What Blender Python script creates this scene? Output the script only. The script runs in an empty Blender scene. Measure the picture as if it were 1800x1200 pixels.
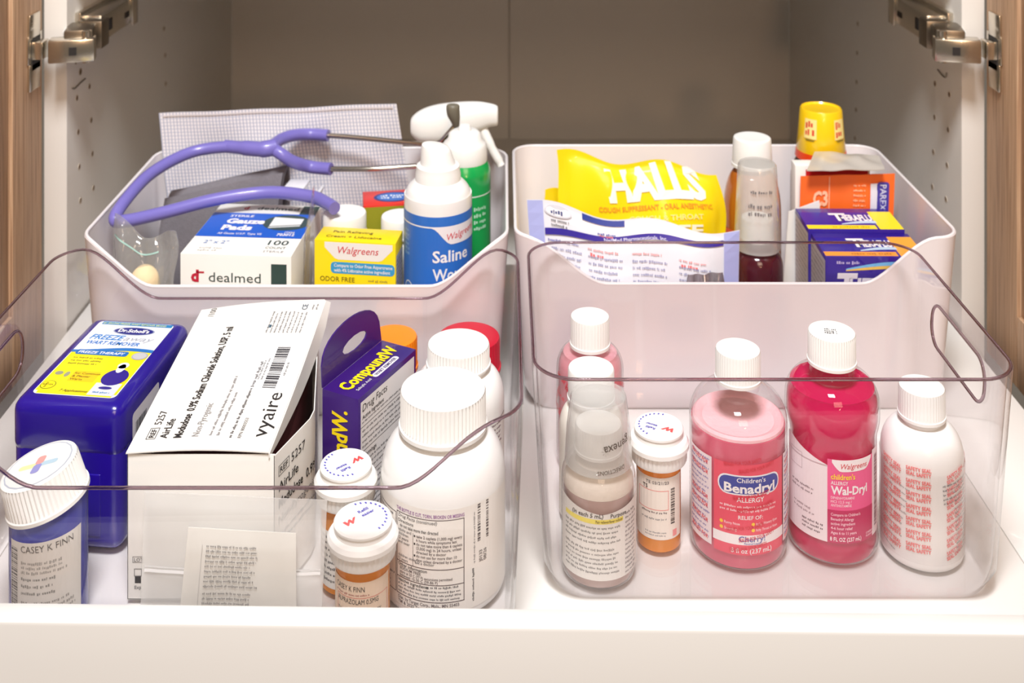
import bpy, bmesh, math, random
from mathutils import Vector, Matrix
random.seed(7)
SC = bpy.context.scene
COL = SC.collection
PI = math.pi

# ------------------------------------------------------------------ camera
CAM_H, FPX, HX, HY = 0.55, 2000.0, 886.0, -409.0      # height, focal (px of 1800 wide), vanishing point of the depth lines
cam_d = bpy.data.cameras.new('camera')
cam = bpy.data.objects.new('camera', cam_d); COL.objects.link(cam)
cam.location = (0, 0, CAM_H); cam.rotation_euler = (PI / 2, 0, 0)
cam_d.sensor_width = 36; cam_d.lens = FPX / 1800 * 36
cam_d.shift_x = (900 - HX) / 1800; cam_d.shift_y = -(600 - HY) / 1800
cam_d.clip_start = 0.02; cam_d.clip_end = 50
cam_d.dof.use_dof = True; cam_d.dof.focus_distance = 0.79; cam_d.dof.aperture_fstop = 9.0
SC.camera = cam

# ------------------------------------------------------------------ world, lights, exposure
w = bpy.data.worlds.new('room'); SC.world = w; w.use_nodes = True
bg = w.node_tree.nodes['Background']
bg.inputs[0].default_value = (1.0, 0.84, 0.68, 1); bg.inputs[1].default_value = 0.16

def area(name, loc, target, size, power, color):
    l = bpy.data.lights.new(name, 'AREA'); l.shape = 'SQUARE'; l.size = size; l.energy = power; l.color = color
    o = bpy.data.objects.new(name, l); COL.objects.link(o); o.location = loc
    o.rotation_euler = (Vector(target) - Vector(loc)).to_track_quat('-Z', 'Y').to_euler()
    return o
area('ceiling_light', (-0.05, -0.12, 2.15), (0, 0.95, 0.05), 0.50, 66, (0.975, 0.985, 1.0))
area('room_lamp', (0.25, -1.40, 1.60), (0.0, 1.2, 0.1), 0.9, 17, (1.0, 0.76, 0.56))
area('hall_lamp', (0.40, -1.80, 0.95), (0.0, 1.6, 0.1), 0.14, 5.0, (1.0, 0.58, 0.31))

SC.view_settings.view_transform = 'Standard'
SC.view_settings.look = 'None'
SC.view_settings.gamma = 1
SC.view_settings.use_curve_mapping = False
SC.view_settings.exposure = 0.03
SC.cycles.transparent_max_bounces = 40
SC.cycles.max_bounces = 10
SC.cycles.use_denoising = True

# ------------------------------------------------------------------ pixel helpers (photo pixel + height or distance -> metres)
def pd(x, y, d):
    return Vector(((x - HX) / FPX * d, d, CAM_H - (y - HY) / FPX * d))
def pz(x, y, z):
    return pd(x, y, (CAM_H - z) * FPX / (y - HY))

# ------------------------------------------------------------------ materials
def lin(c):
    return tuple(((v / 255) / 12.92 if v / 255 <= 0.04045 else ((v / 255 + 0.055) / 1.055) ** 2.4) for v in c[:3])
_M = {}
def pm(name, rgb, rough=0.4, metal=0.0, coat=0.0, vary=0.0, vscale=40, bump=0.0, bscale=300, trans=0.0):
    key = (name, tuple(rgb), rough, metal, coat, vary, bump)
    if key in _M: return _M[key]
    m = bpy.data.materials.new(name); m.use_nodes = True
    nt = m.node_tree; p = nt.nodes['Principled BSDF']
    c = lin(rgb)
    p.inputs['Base Color'].default_value = (*c, 1)
    p.inputs['Roughness'].default_value = rough
    p.inputs['Metallic'].default_value = metal
    p.inputs['Coat Weight'].default_value = coat
    if vary or bump:
        tc = nt.nodes.new('ShaderNodeTexCoord')
        if vary:
            n = nt.nodes.new('ShaderNodeTexNoise'); n.inputs['Scale'].default_value = vscale
            nt.links.new(tc.outputs['Object'], n.inputs['Vector'])
            mx = nt.nodes.new('ShaderNodeMixRGB')
            mx.inputs[1].default_value = (*[v * (1 - vary) for v in c], 1); mx.inputs[2].default_value = (*[min(1, v * (1 + vary)) for v in c], 1)
            nt.links.new(n.outputs['Fac'], mx.inputs[0]); nt.links.new(mx.outputs[0], p.inputs['Base Color'])
        if bump:
            n = nt.nodes.new('ShaderNodeTexNoise'); n.inputs['Scale'].default_value = bscale
            b = nt.nodes.new('ShaderNodeBump'); b.inputs['Strength'].default_value = bump; b.inputs['Distance'].default_value = 0.001
            nt.links.new(tc.outputs['Object'], n.inputs['Vector']); nt.links.new(n.outputs['Fac'], b.inputs['Height']); nt.links.new(b.outputs[0], p.inputs['Normal'])
    _M[key] = m
    return m

def clear(name, tint=(0.97, 0.96, 0.97), body=0.0, bcol=(255, 255, 255), rough=0.04, f0=0.05, transl=0.5, bump=0.0):
    """clear or milky plastic / liquid: see-through, partly diffuse, with a grazing-angle reflection"""
    key = ('clear', name)
    if key in _M: return _M[key]
    m = bpy.data.materials.new(name); m.use_nodes = True
    nt = m.node_tree; N = nt.nodes; L = nt.links
    N.clear()
    out = N.new('ShaderNodeOutputMaterial')
    tr = N.new('ShaderNodeBsdfTransparent'); tr.inputs[0].default_value = (*tint, 1)
    cur = tr.outputs[0]
    if body > 0:
        df = N.new('ShaderNodeBsdfDiffuse'); df.inputs[0].default_value = (*lin(bcol), 1)
        tl = N.new('ShaderNodeBsdfTranslucent'); tl.inputs[0].default_value = (*lin(bcol), 1)
        mm = N.new('ShaderNodeMixShader'); mm.inputs[0].default_value = transl
        L.new(df.outputs[0], mm.inputs[1]); L.new(tl.outputs[0], mm.inputs[2])
        m2 = N.new('ShaderNodeMixShader'); m2.inputs[0].default_value = body
        L.new(cur, m2.inputs[1]); L.new(mm.outputs[0], m2.inputs[2]); cur = m2.outputs[0]
    gl = N.new('ShaderNodeBsdfGlossy'); gl.inputs['Roughness'].default_value = rough
    lw = N.new('ShaderNodeLayerWeight'); lw.inputs['Blend'].default_value = 0.5
    pw = N.new('ShaderNodeMath'); pw.operation = 'POWER'; pw.inputs[1].default_value = 4.0
    L.new(lw.outputs['Facing'], pw.inputs[0])
    ma = N.new('ShaderNodeMath'); ma.operation = 'MULTIPLY_ADD'; ma.inputs[1].default_value = 1 - f0; ma.inputs[2].default_value = f0
    L.new(pw.outputs[0], ma.inputs[0])
    ms = N.new('ShaderNodeMixShader'); L.new(ma.outputs[0], ms.inputs[0]); L.new(cur, ms.inputs[1]); L.new(gl.outputs[0], ms.inputs[2])
    if bump:
        tc = N.new('ShaderNodeTexCoord'); n = N.new('ShaderNodeTexNoise'); n.inputs['Scale'].default_value = 60
        b = N.new('ShaderNodeBump'); b.inputs['Strength'].default_value = bump; b.inputs['Distance'].default_value = 0.004
        L.new(tc.outputs['Object'], n.inputs['Vector']); L.new(n.outputs['Fac'], b.inputs['Height'])
        L.new(b.outputs[0], gl.inputs['Normal']); L.new(b.outputs[0], lw.inputs['Normal'])
    L.new(ms.outputs[0], out.inputs[0])
    _M[key] = m
    return m

def glass(name, tint=(0.9, 0.86, 0.9), rough=0.02):
    key = ('glass', name)
    if key in _M: return _M[key]
    m = bpy.data.materials.new(name); m.use_nodes = True; nt = m.node_tree; nt.nodes.clear()
    o = nt.nodes.new('ShaderNodeOutputMaterial'); g = nt.nodes.new('ShaderNodeBsdfGlass')
    g.inputs['Color'].default_value = (*tint, 1); g.inputs['Roughness'].default_value = rough; g.inputs['IOR'].default_value = 1.45
    nt.links.new(g.outputs[0], o.inputs[0]); _M[key] = m
    return m

def wood_mat():
    m = bpy.data.materials.new('oak_veneer'); m.use_nodes = True; nt = m.node_tree; N = nt.nodes; L = nt.links
    p = N['Principled BSDF']; p.inputs['Roughness'].default_value = 0.5
    tc = N.new('ShaderNodeTexCoord'); mp = N.new('ShaderNodeMapping'); mp.inputs['Scale'].default_value = (240, 240, 4.5)
    L.new(tc.outputs['Object'], mp.inputs[0])
    n = N.new('ShaderNodeTexNoise'); n.inputs['Scale'].default_value = 2.2; n.inputs['Detail'].default_value = 8; n.inputs['Distortion'].default_value = 0.6
    L.new(mp.outputs[0], n.inputs['Vector'])
    r = N.new('ShaderNodeValToRGB'); e = r.color_ramp.elements
    e[0].position = 0.3; e[0].color = (*lin((150, 112, 84)), 1); e[1].position = 0.72; e[1].color = (*lin((218, 184, 150)), 1)
    k = e.new(0.5); k.color = (*lin((196, 158, 124)), 1)
    L.new(n.outputs['Fac'], r.inputs[0]); L.new(r.outputs[0], p.inputs['Base Color'])
    b = N.new('ShaderNodeBump'); b.inputs['Strength'].default_value = 0.25; b.inputs['Distance'].default_value = 0.0006
    L.new(n.outputs['Fac'], b.inputs['Height']); L.new(b.outputs[0], p.inputs['Normal'])
    return m

def grid_mat():
    """white vinyl with a fine blue-grey woven grid"""
    m = bpy.data.materials.new('grid_vinyl'); m.use_nodes = True; nt = m.node_tree; N = nt.nodes; L = nt.links
    p = N['Principled BSDF']; p.inputs['Roughness'].default_value = 0.28
    tc = N.new('ShaderNodeTexCoord'); sx = N.new('ShaderNodeSeparateXYZ'); L.new(tc.outputs['UV'], sx.inputs[0])
    def line(o, th):
        a = N.new('ShaderNodeMath'); a.operation = 'FRACT'; L.new(o, a.inputs[0])
        b = N.new('ShaderNodeMath'); b.operation = 'LESS_THAN'; b.inputs[1].default_value = th; L.new(a.outputs[0], b.inputs[0]); return b.outputs[0]
    mx = N.new('ShaderNodeMath'); mx.operation = 'MAXIMUM'; L.new(line(sx.outputs[0], 0.34), mx.inputs[0]); L.new(line(sx.outputs[1], 0.2), mx.inputs[1])
    n = N.new('ShaderNodeTexNoise'); n.inputs['Scale'].default_value = 9; L.new(tc.outputs['Object'], n.inputs['Vector'])
    cr = N.new('ShaderNodeMixRGB'); cr.inputs[1].default_value = (*lin((246, 243, 244)), 1); cr.inputs[2].default_value = (*lin((228, 220, 224)), 1); L.new(n.outputs['Fac'], cr.inputs[0])
    mr = N.new('ShaderNodeMixRGB'); mr.inputs[2].default_value = (*lin((176, 180, 198)), 1); L.new(mx.outputs[0], mr.inputs[0]); L.new(cr.outputs[0], mr.inputs[1])
    L.new(mr.outputs[0], p.inputs['Base Color'])
    return m

# ------------------------------------------------------------------ object helpers
def tag(o, label, cat, group=None):
    o['label'] = label; o['category'] = cat
    if group: o['group'] = group
    return o
def struct(o):
    o['kind'] = 'structure'; return o
def thing(name, label, cat, loc=(0, 0, 0), rz=0, group=None, tilt=None):
    o = bpy.data.objects.new(name, None); COL.objects.link(o); o.empty_display_size = 0.01
    o.location = loc; o.rotation_euler = (tilt[0] if tilt else 0, tilt[1] if tilt else 0, rz)
    return tag(o, label, cat, group)
def mesh(name, vs, fs, mat, parent=None, smooth=False, mi=None, sharp=35, uv=None):
    me = bpy.data.meshes.new(name); me.from_pydata([tuple(v) for v in vs], [], fs)
    for m in (mat if isinstance(mat, list) else [mat]): me.materials.append(m)
    if mi: me.polygons.foreach_set('material_index', mi)
    if uv:
        ul = me.uv_layers.new(name='UVMap')
        for l in me.loops: ul.data[l.index].uv = uv[l.vertex_index]
    me.update()
    if smooth:
        me.shade_smooth(); me.set_sharp_from_angle(angle=math.radians(sharp))
    o = bpy.data.objects.new(name, me); COL.objects.link(o)
    if parent: o.parent = parent
    return o
def bm_obj(name, bm, mat, parent=None, smooth=False, sharp=35):
    me = bpy.data.meshes.new(name); bm.normal_update(); bm.to_mesh(me); bm.free()
    me.materials.append(mat)
    if smooth: me.shade_smooth(); me.set_sharp_from_angle(angle=math.radians(sharp))
    o = bpy.data.objects.new(name, me); COL.objects.link(o)
    if parent: o.parent = parent
    return o
def add_box(bm, lo, hi, bev=0.0, seg=2, mtx=None):
    r = bmesh.ops.create_cube(bm, size=1)
    lo, hi = Vector(lo), Vector(hi)
    vs = r['verts']
    for v in vs: v.co = Vector(((lo[i] + hi[i]) / 2 + v.co[i] * (hi[i] - lo[i]) for i in range(3)))
    if bev:
        es = list({e for v in vs for e in v.link_edges})
        rr = bmesh.ops.bevel(bm, geom=es, offset=bev, segments=seg, profile=0.5, affect='EDGES')
        vs = list({v for f in rr['faces'] for v in f.verts} | {v for v in vs if v.is_valid})
    if mtx: bmesh.ops.transform(bm, matrix=mtx, verts=vs)
def box(name, lo, hi, mat, parent=None, bev=0.0005, seg=2, smooth=True):
    bm = bmesh.new(); add_box(bm, lo, hi, bev, seg); return bm_obj(name, bm, mat, parent, smooth and seg > 1)
def interp(pts, n=6):
    """Catmull-Rom through points"""
    out = []; P = [Vector(p) for p in pts]
    for i in range(len(P) - 1):
        a, b, c, d = P[max(i - 1, 0)], P[i], P[i + 1], P[min(i + 2, len(P) - 1)]
        for k in range(n):
            t = k / n
            out.append(0.5 * ((2 * b) + (c - a) * t + (2 * a - 5 * b + 4 * c - d) * t * t + (3 * b - a - 3 * c + d) * t ** 3))
    out.append(P[-1]); return out
def lathe_geo(prof, seg=40, rib=None, c=(0, 0, 0)):
    """prof: list of (radius, z); rib=(z0,z1,depth,count)"""
    vs, fs = [], []
    if rib: seg = rib[3] * 2
    for r, z in prof:
        for k in range(seg):
            rr = r
            if rib and rib[0] - 1e-6 <= z <= rib[1] + 1e-6 and k % 2: rr = r - rib[2]
            t = 2 * PI * k / seg
            vs.append((c[0] + rr * math.sin(t), c[1] - rr * math.cos(t), c[2] + z))
    for j in range(len(prof) - 1):
        for k in range(seg):
            a, b = j * seg + k, j * seg + (k + 1) % seg
            fs.append((a, b, b + seg, a + seg))
    if prof[0][0] > 1e-5: fs.append(tuple(reversed(range(seg))))
    if prof[-1][0] > 1e-5: fs.append(tuple(range((len(prof) - 1) * seg, len(prof) * seg)))
    return vs, fs
def lathe(name, prof, mat, parent=None, seg=40, rib=None, sharp=40, c=(0, 0, 0)):
    vs, fs = lathe_geo(prof, seg, rib, c); return mesh(name, vs, fs, mat, parent, True, sharp=sharp)
def sm(prof, n=5):
    zm = min(z for r, z in prof); return [(max(v[0], 0), max(v[1], zm)) for v in interp([(r, z, 0) for r, z in prof], n)]
def tube_geo(pts, rad, seg=10, closed=False):
    P = [Vector(p) for p in pts]; vs, fs = [], []; n = len(P); up = None
    for i, p in enumerate(P):
        if closed: t = (P[(i + 1) % n] - P[i - 1]).normalized()
        else: t = (P[min(i + 1, n - 1)] - P[max(i - 1, 0)]).normalized()
        if up is None:
            up = t.orthogonal().normalized()
        up = (up - t * up.dot(t)).normalized(); bi = t.cross(up)
        r = rad[i] if isinstance(rad, (list, tuple)) else rad
        for k in range(seg):
            a = 2 * PI * k / seg; vs.append(p + (up * math.cos(a) + bi * math.sin(a)) * r)
    for i in range(n if closed else n - 1):
        for k in range(seg):
            a, b = i * seg + k, i * seg + (k + 1) % seg; c, d = ((i + 1) % n) * seg + k, ((i + 1) % n) * seg + (k + 1) % seg
            fs.append((a, b, d, c))
    if not closed: fs += [tuple(reversed(range(seg))), tuple(range((n - 1) * seg, n * seg))]
    return vs, fs
def tube(name, pts, rad, mat, parent=None, seg=10, closed=False):
    vs, fs = tube_geo(pts, rad, seg, closed); return mesh(name, vs, fs, mat, parent, True, sharp=50)

# ------------------------------------------------------------------ printing on surfaces
_T = {}
def glyphs(s, bold=0.0):
    if (s, bold) not in _T:
        c = bpy.data.curves.new('t', 'FONT'); c.body = s; c.resolution_u = 2; c.offset = bold
        o = bpy.data.objects.new('t', c); m = o.to_mesh()
        vs = [(v.co.x, v.co.y) for v in m.vertices]; fs = [tuple(p.vertices) for p in m.polygons]
        o.to_mesh_clear(); bpy.data.objects.remove(o); bpy.data.curves.remove(c)
        x0 = min((v[0] for v in vs), default=0); x1 = max((v[0] for v in vs), default=1)
        _T[(s, bold)] = ([((x - x0), y) for x, y in vs], fs, x1 - x0)
    return _T[(s, bold)]
def flat(o, u, v, n):
    o, u, v, n = Vector(o), Vector(u).normalized(), Vector(v).normalized(), Vector(n).normalized()
    return lambda a, b, k: o + u * a + v * b + n * k
def front(d, z=0): return flat((0, -d / 2, z), (1, 0, 0), (0, 0, 1), (0, -1, 0))
def cyl(r, ang=0.0):
    rf = r if callable(r) else (lambda z: r)
    def f(a, b, k):
        R = rf(b); t = math.radians(ang) + a / rf(0.04); return Vector(((R + k) * math.sin(t), -(R + k) * math.cos(t), b))
    return f
class Print:
    def __init__(s, frame, step=0.003, rough=0.45): s.f = frame; s.g = {}; s.step = step; s.rough = rough
    def _add(s, grp, pts, faces, col, lv):
        G = s.g.setdefault(grp, [[], [], [], []])
        m = pm('print_ink', col, s.rough)
        if m not in G[3]: G[3].append(m)
        o = len(G[0]); k = 0.00012 + 0.00008 * lv
        G[0].extend(s.f(a, b, k) for a, b in pts)
        for f in faces: G[1].append(tuple(i + o for i in f)); G[2].append(G[3].index(m))
        return s
    def strip(s, a0, a1, lo, hi, col, lv=0, grp='printed_panel', n=None):
        lof = lo if callable(lo) else (lambda a: lo); hif = hi if callable(hi) else (lambda a: hi)
        n = n or max(1, int(math.ceil((a1 - a0) / s.step))); pts, fs = [], []
        for i in range(n + 1):
            a = a0 + (a1 - a0) * i / n; pts += [(a, lof(a)), (a, hif(a))]
            if i: fs.append((2 * i - 2, 2 * i, 2 * i + 1, 2 * i - 1))
        return s._add(grp, pts, fs, col, lv)
    def rect(s, a0, b0, a1, b1, col, lv=0, grp='printed_panel'): return s.strip(a0, a1, b0, b1, col, lv, grp)
    def ell(s, a, b, ra, rb, col, lv=0, grp='printed_panel'):
        f = lambda x: rb * math.sqrt(max(0, 1 - ((x - a) / ra) ** 2))
        n = 20; pts = [(a, b)] + [(a + ra * math.cos(2 * PI * i / n), b + rb * math.sin(2 * PI * i / n)) for i in range(n)]
        return s._add(grp, pts, [(0, i + 1, (i + 1) % n + 1) for i in range(n)], col, lv)
    def rrect(s, a0, b0, a1, b1, r, col, lv=0, grp='printed_panel'):
        def e(a):
            d = min(a - a0, a1 - a); return 0 if d >= r else r - math.sqrt(max(0, r * r - (r - d) ** 2))
        xs = sorted(set([a0 + r * (1 - math.cos(PI / 2 * i / 4)) for i in range(5)] + [a1 - r * (1 - math.cos(PI / 2 * i / 4)) for i in range(5)] +
                        [a0 + (a1 - a0) * i / 12 for i in range(1, 12) if r < (a1 - a0) * i / 12 < (a1 - a0) - r]))
        pts, fs = [], []
        for i, a in enumerate(xs):
            pts += [(a, b0 + e(a)), (a, b1 - e(a))]
            if i: fs.append((2 * i - 2, 2 * i, 2 * i + 1, 2 * i - 1))
        return s._add(grp, pts, fs, col, lv)
    def frame(s, a0, b0, a1, b1, t, col, lv=1, grp='printed_panel'):
        for q in ((a0, b0, a1, b0 + t), (a0, b1 - t, a1, b1), (a0, b0, a0 + t, b1), (a1 - t, b0, a1, b1)): s.rect(*q, col, lv, grp)
        return s
    def text(s, t, a, b, h, col, w=None, al='l', rot=0.0, bold=0.012, shear=0.0, lv=2, grp='lettering'):
        vs, fs, tw = glyphs(t, bold); k = h / 0.70; kx = (w / tw) if w else k
        W = tw * kx; off = 0 if al == 'l' else (-W / 2 if al == 'c' else -W)
        cr, sr = math.cos(math.radians(rot)), math.sin(math.radians(rot)); pts = []
        for x, y in vs:
            x2 = x * kx + off + y * k * shear; y2 = y * k; pts.append((a + x2 * cr - y2 * sr, b + x2 * sr + y2 * cr))
        return s._add(grp, pts, fs, col, lv)
    def greek(s, a0, b1, a1, rows, pitch, h, col, lv=1, fill=0.85, grp='fine_print', rot=0.0):
        """rows of tiny strokes in words: print too small to read"""
        pts, fs = [], []; cr, sr = math.cos(math.radians(rot)), math.sin(math.radians(rot))
        for r in range(rows):
            a = a0; end = a0 + (a1 - a0) * (fill + random.random() * (1 - fill)); b = b1 - r * pitch
            while a < end:
                for q in range(random.choice((2, 3, 4, 5, 6, 8))):
                    wd = h * random.choice((0.3, 0.5, 0.55, 0.6)); e = a + wd
                    if e > end: a = end; break
                    o = len(pts); top = b - h * random.choice((0.0, 0.3, 0.3)); bot = b - h * random.choice((1, 1, 1, 1.25))
                    pts += [(a0 + (x - a0) * cr - (y - b1) * sr, b1 + (x - a0) * sr + (y - b1) * cr) for x, y in ((a, bot), (e, bot), (e, top), (a, top))]
                    fs.append((o, o + 1, o + 2, o + 3)); a = e + h * 0.22
                a += h * 0.55
        return s._add(grp, pts, fs, col, lv)
    def bars(s, a0, b0, a1, b1, n, col=(40, 40, 44), vert=True, lv=2):
        rnd = random.Random(n); x = 0.0; W = (a1 - a0) if vert else (b1 - b0); u = W / (n * 2.2); pts, fs = [], []
        while x < W:
            wd = u * rnd.choice((0.6, 1, 1.6, 2.2)); e = min(x + wd, W); o = len(pts)
            q = ((a0 + x, b0), (a0 + e, b0), (a0 + e, b1), (a0 + x, b1)) if vert else ((a0, b0 + x), (a1, b0 + x), (a1, b0 + e), (a0, b0 + e))
            pts += q; fs.append((o, o + 1, o + 2, o + 3)); x = e + u * rnd.choice((0.7, 1, 1.6))
        return s._add('barcode', pts, fs, col, lv)
    def build(s, parent):
        for g, (vs, fs, mi, ms) in s.g.items():
            g = g.strip(); o = mesh(g, vs, fs, ms, parent, False, mi)
            if g not in ('zip_seal', 'end_band', 'zip_edge'): o['kind'] = 'stuff'       # flat print, too fine to pick apart
        return s

# ------------------------------------------------------------------ the cabinet
WHITE = pm('white_melamine', (232, 228, 222), 0.42, vary=0.015, vscale=6)
WHITE_D = pm('white_lacquer', (232, 229, 225), 0.28, coat=0.2)
OAK = wood_mat()
NICKEL = pm('nickel', (216, 210, 198), 0.22, metal=1.0, vary=0.06, vscale=120)
NICKEL_D = pm('nickel_dark', (140, 130, 116), 0.35, metal=1.0)
DARK = pm('slot_shade', (38, 34, 32), 0.7)  # shade inside the hinge slots and cup, put into a dark colour
XL, XR, YF, YB, ZC = -0.428, 0.448, 1.114, 1.788, 0.352

def sbox(name, lo, hi, mat, parent=None, bev=0.0006):
    o = box(name, lo, hi, mat, parent, bev)
    return struct(o) if not parent else o
wl = sbox('wall_left', (XL - 0.0225, YF, -0.05), (XL, YB, 0.75), WHITE)
wr = sbox('wall_right', (XR, YF, -0.05), (XR + 0.0225, YB, 0.75), WHITE)
wb = struct(thing('wall_back', 'white cabinet back panel with a vertical seam', 'wall'))
del wb['label'], wb['category']
sx = pd(895, 100, YB).x
box('seam_light_block', (XL, YB + 0.006, -0.05), (XR, YB + 0.010, 0.75), WHITE, wb, 0.0)  # added behind the panels to stop light leaking through the seam
box('panel', (XL, YB, -0.05), (sx - 0.0008, YB + 0.006, 0.75), WHITE, wb, 0.0008)
box('panel', (sx + 0.0008, YB, -0.05), (XR, YB + 0.006, 0.75), WHITE, wb, 0.0008)
sbox('ceiling', (XL, YF + 0.004, ZC), (XR, YB, ZC + 0.018), WHITE)
sbox('floor', (XL, YF, -0.05), (XR, YB, -0.034), WHITE)

def disc_hole(px, py, X, wall, r=0.0025, name='pin_hole'):
    d = X * FPX / (px - HX); p = pd(px, py, d); s = -1 if X > 0 else 1
    vs, fs = [], []
    for q, (rr, off) in enumerate(((r * 1.25, 0.0), (r * 1.25, 0.0004), (r, 0.0004), (r * 0.9, 0.0001))):
        for k in range(10):
            a = 2 * PI * k / 10; vs.append((X + s * off, p.y + rr * math.cos(a), p.z + rr * math.sin(a)))
    for q in range(3):
        for k in range(10): fs.append((q * 10 + k, q * 10 + (k + 1) % 10, q * 10 + 10 + (k + 1) % 10, q * 10 + 10 + k))
    fs.append(tuple(range(30, 40)))
    mi = [0] * 10 + [0] * 10 + [1] * 10 + [1]
    mesh(name, vs, fs, [pm('hole_edge', (205, 192, 176), 0.5), pm('hole_dark', (120, 98, 76), 0.8)], wall, False, mi)  # raised disc, not drilled: the hole's shade is put into its dark colour
for x, y in [(133, 108), (135, 172), (137, 232), (139, 293), (141, 352), (157, 152), (160, 211), (162, 270), (164, 330), (288, 50), (290, 97), (291, 147)]:
    disc_hole(x, y, XL, wl)
for x, y in [(1671, 101), (1669, 166), (1667, 228), (1665, 290), (1663, 350), (1644, 147), (1643, 206), (1641, 267), (1639, 328), (1508, 42), (1507, 93), (1506, 144), (1505, 193), (1503, 243)]:
    disc_hole(x, y, XR, wr)
# loose screw and bent wire hook left on each side panel
def hook(pxs, X, wall):
    pts = []
    for x, y in pxs: pts.append(pd(x, y, X * FPX / (x - HX)) + Vector((0.0012 if X < 0 else -0.0012, 0, 0)))
    tube('wire_hook', interp(pts, 4), 0.0007, NICKEL_D, wall, 6)
hook([(125, 155), (130, 155), (139, 146), (148, 138)], XL, wl)
hook([(1650, 122), (1657, 131), (1664, 136), (1666, 128)], XR, wr)
disc_hole(141, 126, XL, wl, 0.0032, 'screw_head')

# doors, opened square to the cabinet front
def door(name, X, s):
    d = struct(thing(name, '', '')); del d['label'], d['category']
    y1, y0, z0, z1 = YF - 0.003, YF - 0.44, -0.02, 0.75
    T = 0.02; st = 0.066
    def P(a, b): return (min(X + s * a, X + s * b), max(X + s * a, X + s * b))
    x0, x1 = P(0, T)
    box('stile', (x0, y1 - st, z0), (x1, y1, z1), OAK, d, 0.001)
    box('stile', (x0, y0, z0), (x1, y0 + st, z1), OAK, d, 0.001)
    box('rail', (x0, y0 + st + 0.0006, z0), (x1, y1 - st - 0.0006, z0 + 0.066), OAK, d, 0.001)
    x0, x1 = P(0.0035, T - 0.004)
    box('door_panel', (x0, y0 + st - 0.001, z0 + 0.06), (x1, y1 - st + 0.001 - 0.0025, z1), OAK, d, 0.001)
    return d
door('door_1', -0.451, -1); door('door_2', 0.471, 1)

def hinge(X, s, label):
    """s=+1: left wall (metal points to +x); local x axis = away from the wall"""
    h = thing('cabinet_hinge', label, 'hinge', (X, YF, 0.285))
    def bx(bm, x0, x1, y0, y1, z0, z1, bev=0.0008, mt=None):
        a, b = sorted((x0 * s, x1 * s)); add_box(bm, (a, y0, z0), (b, y1, z1), bev, 2, mt)
    bm = bmesh.new(); bx(bm, 0.0, 0.006, 0.02, 0.14, -0.016, 0.020); bm_obj('mounting_plate', bm, NICKEL, h, True)
    bm = bmesh.new(); bx(bm, 0.005, 0.024, 0.028, 0.135, -0.012, 0.016, 0.002); bx(bm, 0.0235, 0.0255, 0.12, 0.137, -0.015, 0.019, 0.0005)
    arm = bm_obj('hinge_arm', bm, NICKEL, h, True)
    bm = bmesh.new(); bx(bm, 0.024, 0.0246, 0.1, 0.112, -0.003, 0.003, 0.0002); bm_obj('slot', bm, DARK, arm)
    bm = bmesh.new(); bx(bm, 0.024, 0.0248, 0.05, 0.058, -0.004, 0.008, 0.0002); bm_obj('slot', bm, DARK, arm)
    bm = bmesh.new(); bx(bm, 0.006, 0.03, 0.012, 0.034, -0.014, 0.014, 0.002); bm_obj('knuckle', bm, NICKEL_D, h, True)
    # link reaching out towards the door
    lk = Matrix.Rotation(0.22 * s, 4, 'Z')
    bm = bmesh.new(); bx(bm, -0.012, 0.030, -0.036, -0.018, -0.016, 0.006, 0.0016, lk); link = bm_obj('link_arm', bm, NICKEL, h, True)
    bm = bmesh.new(); bx(bm, 0.007, 0.014, -0.0366, -0.0358, -0.009, -0.001, 0.0002, lk); bm_obj('slot', bm, DARK, link)
    bm = bmesh.new(); bx(bm, 0.0, 0.027, -0.022, 0.016, -0.012, 0.012, 0.002, lk); bm_obj('link_core', bm, NICKEL_D, h, True)
    vs, fs = tube_geo([Vector((s * 0.027, -0.022, -0.018)), Vector((s * 0.027, -0.022, 0.012))], 0.004, 12); mesh('hinge_pin', vs, fs, NICKEL, h, True)
    bm = bmesh.new(); bx(bm, -0.002, 0.020, -0.014, 0.004, 0.006, 0.0095, 0.001, lk); bm_obj('damper', bm, pm('damper_white', (232, 232, 228), 0.4), h, True)
    # cup with its flange, screwed to the door
    dx = -0.023
    bm = bmesh.new(); bx(bm, dx, dx + 0.0022, -0.04, -0.008, -0.017, 0.010, 0.0008); bx(bm, dx, dx + 0.003, -0.038, -0.014, 0.006, 0.030, 0.001); bx(bm, dx, dx + 0.003, -0.038, -0.014, -0.043, -0.017, 0.001)
    plate = bm_obj('cup_flange', bm, NICKEL, h, True)
    bm = bmesh.new(); bx(bm, dx + 0.002, dx + 0.0030, -0.034, -0.014, -0.024, 0.008, 0.0004); bm_obj('cup', bm, DARK, plate)
    bm = bmesh.new(); bx(bm, dx + 0.002, dx + 0.013, -0.034, -0.018, -0.013, 0.004, 0.001); bm_obj('cup_link', bm, NICKEL, h, True)
    return h
hinge(XL, 1, 'nickel zigzag hinge with a white damper on the cabinet side with the stethoscope')
hinge(XR, -1, 'nickel zigzag hinge beside the cabinet wall behind the orange packet')

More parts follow.
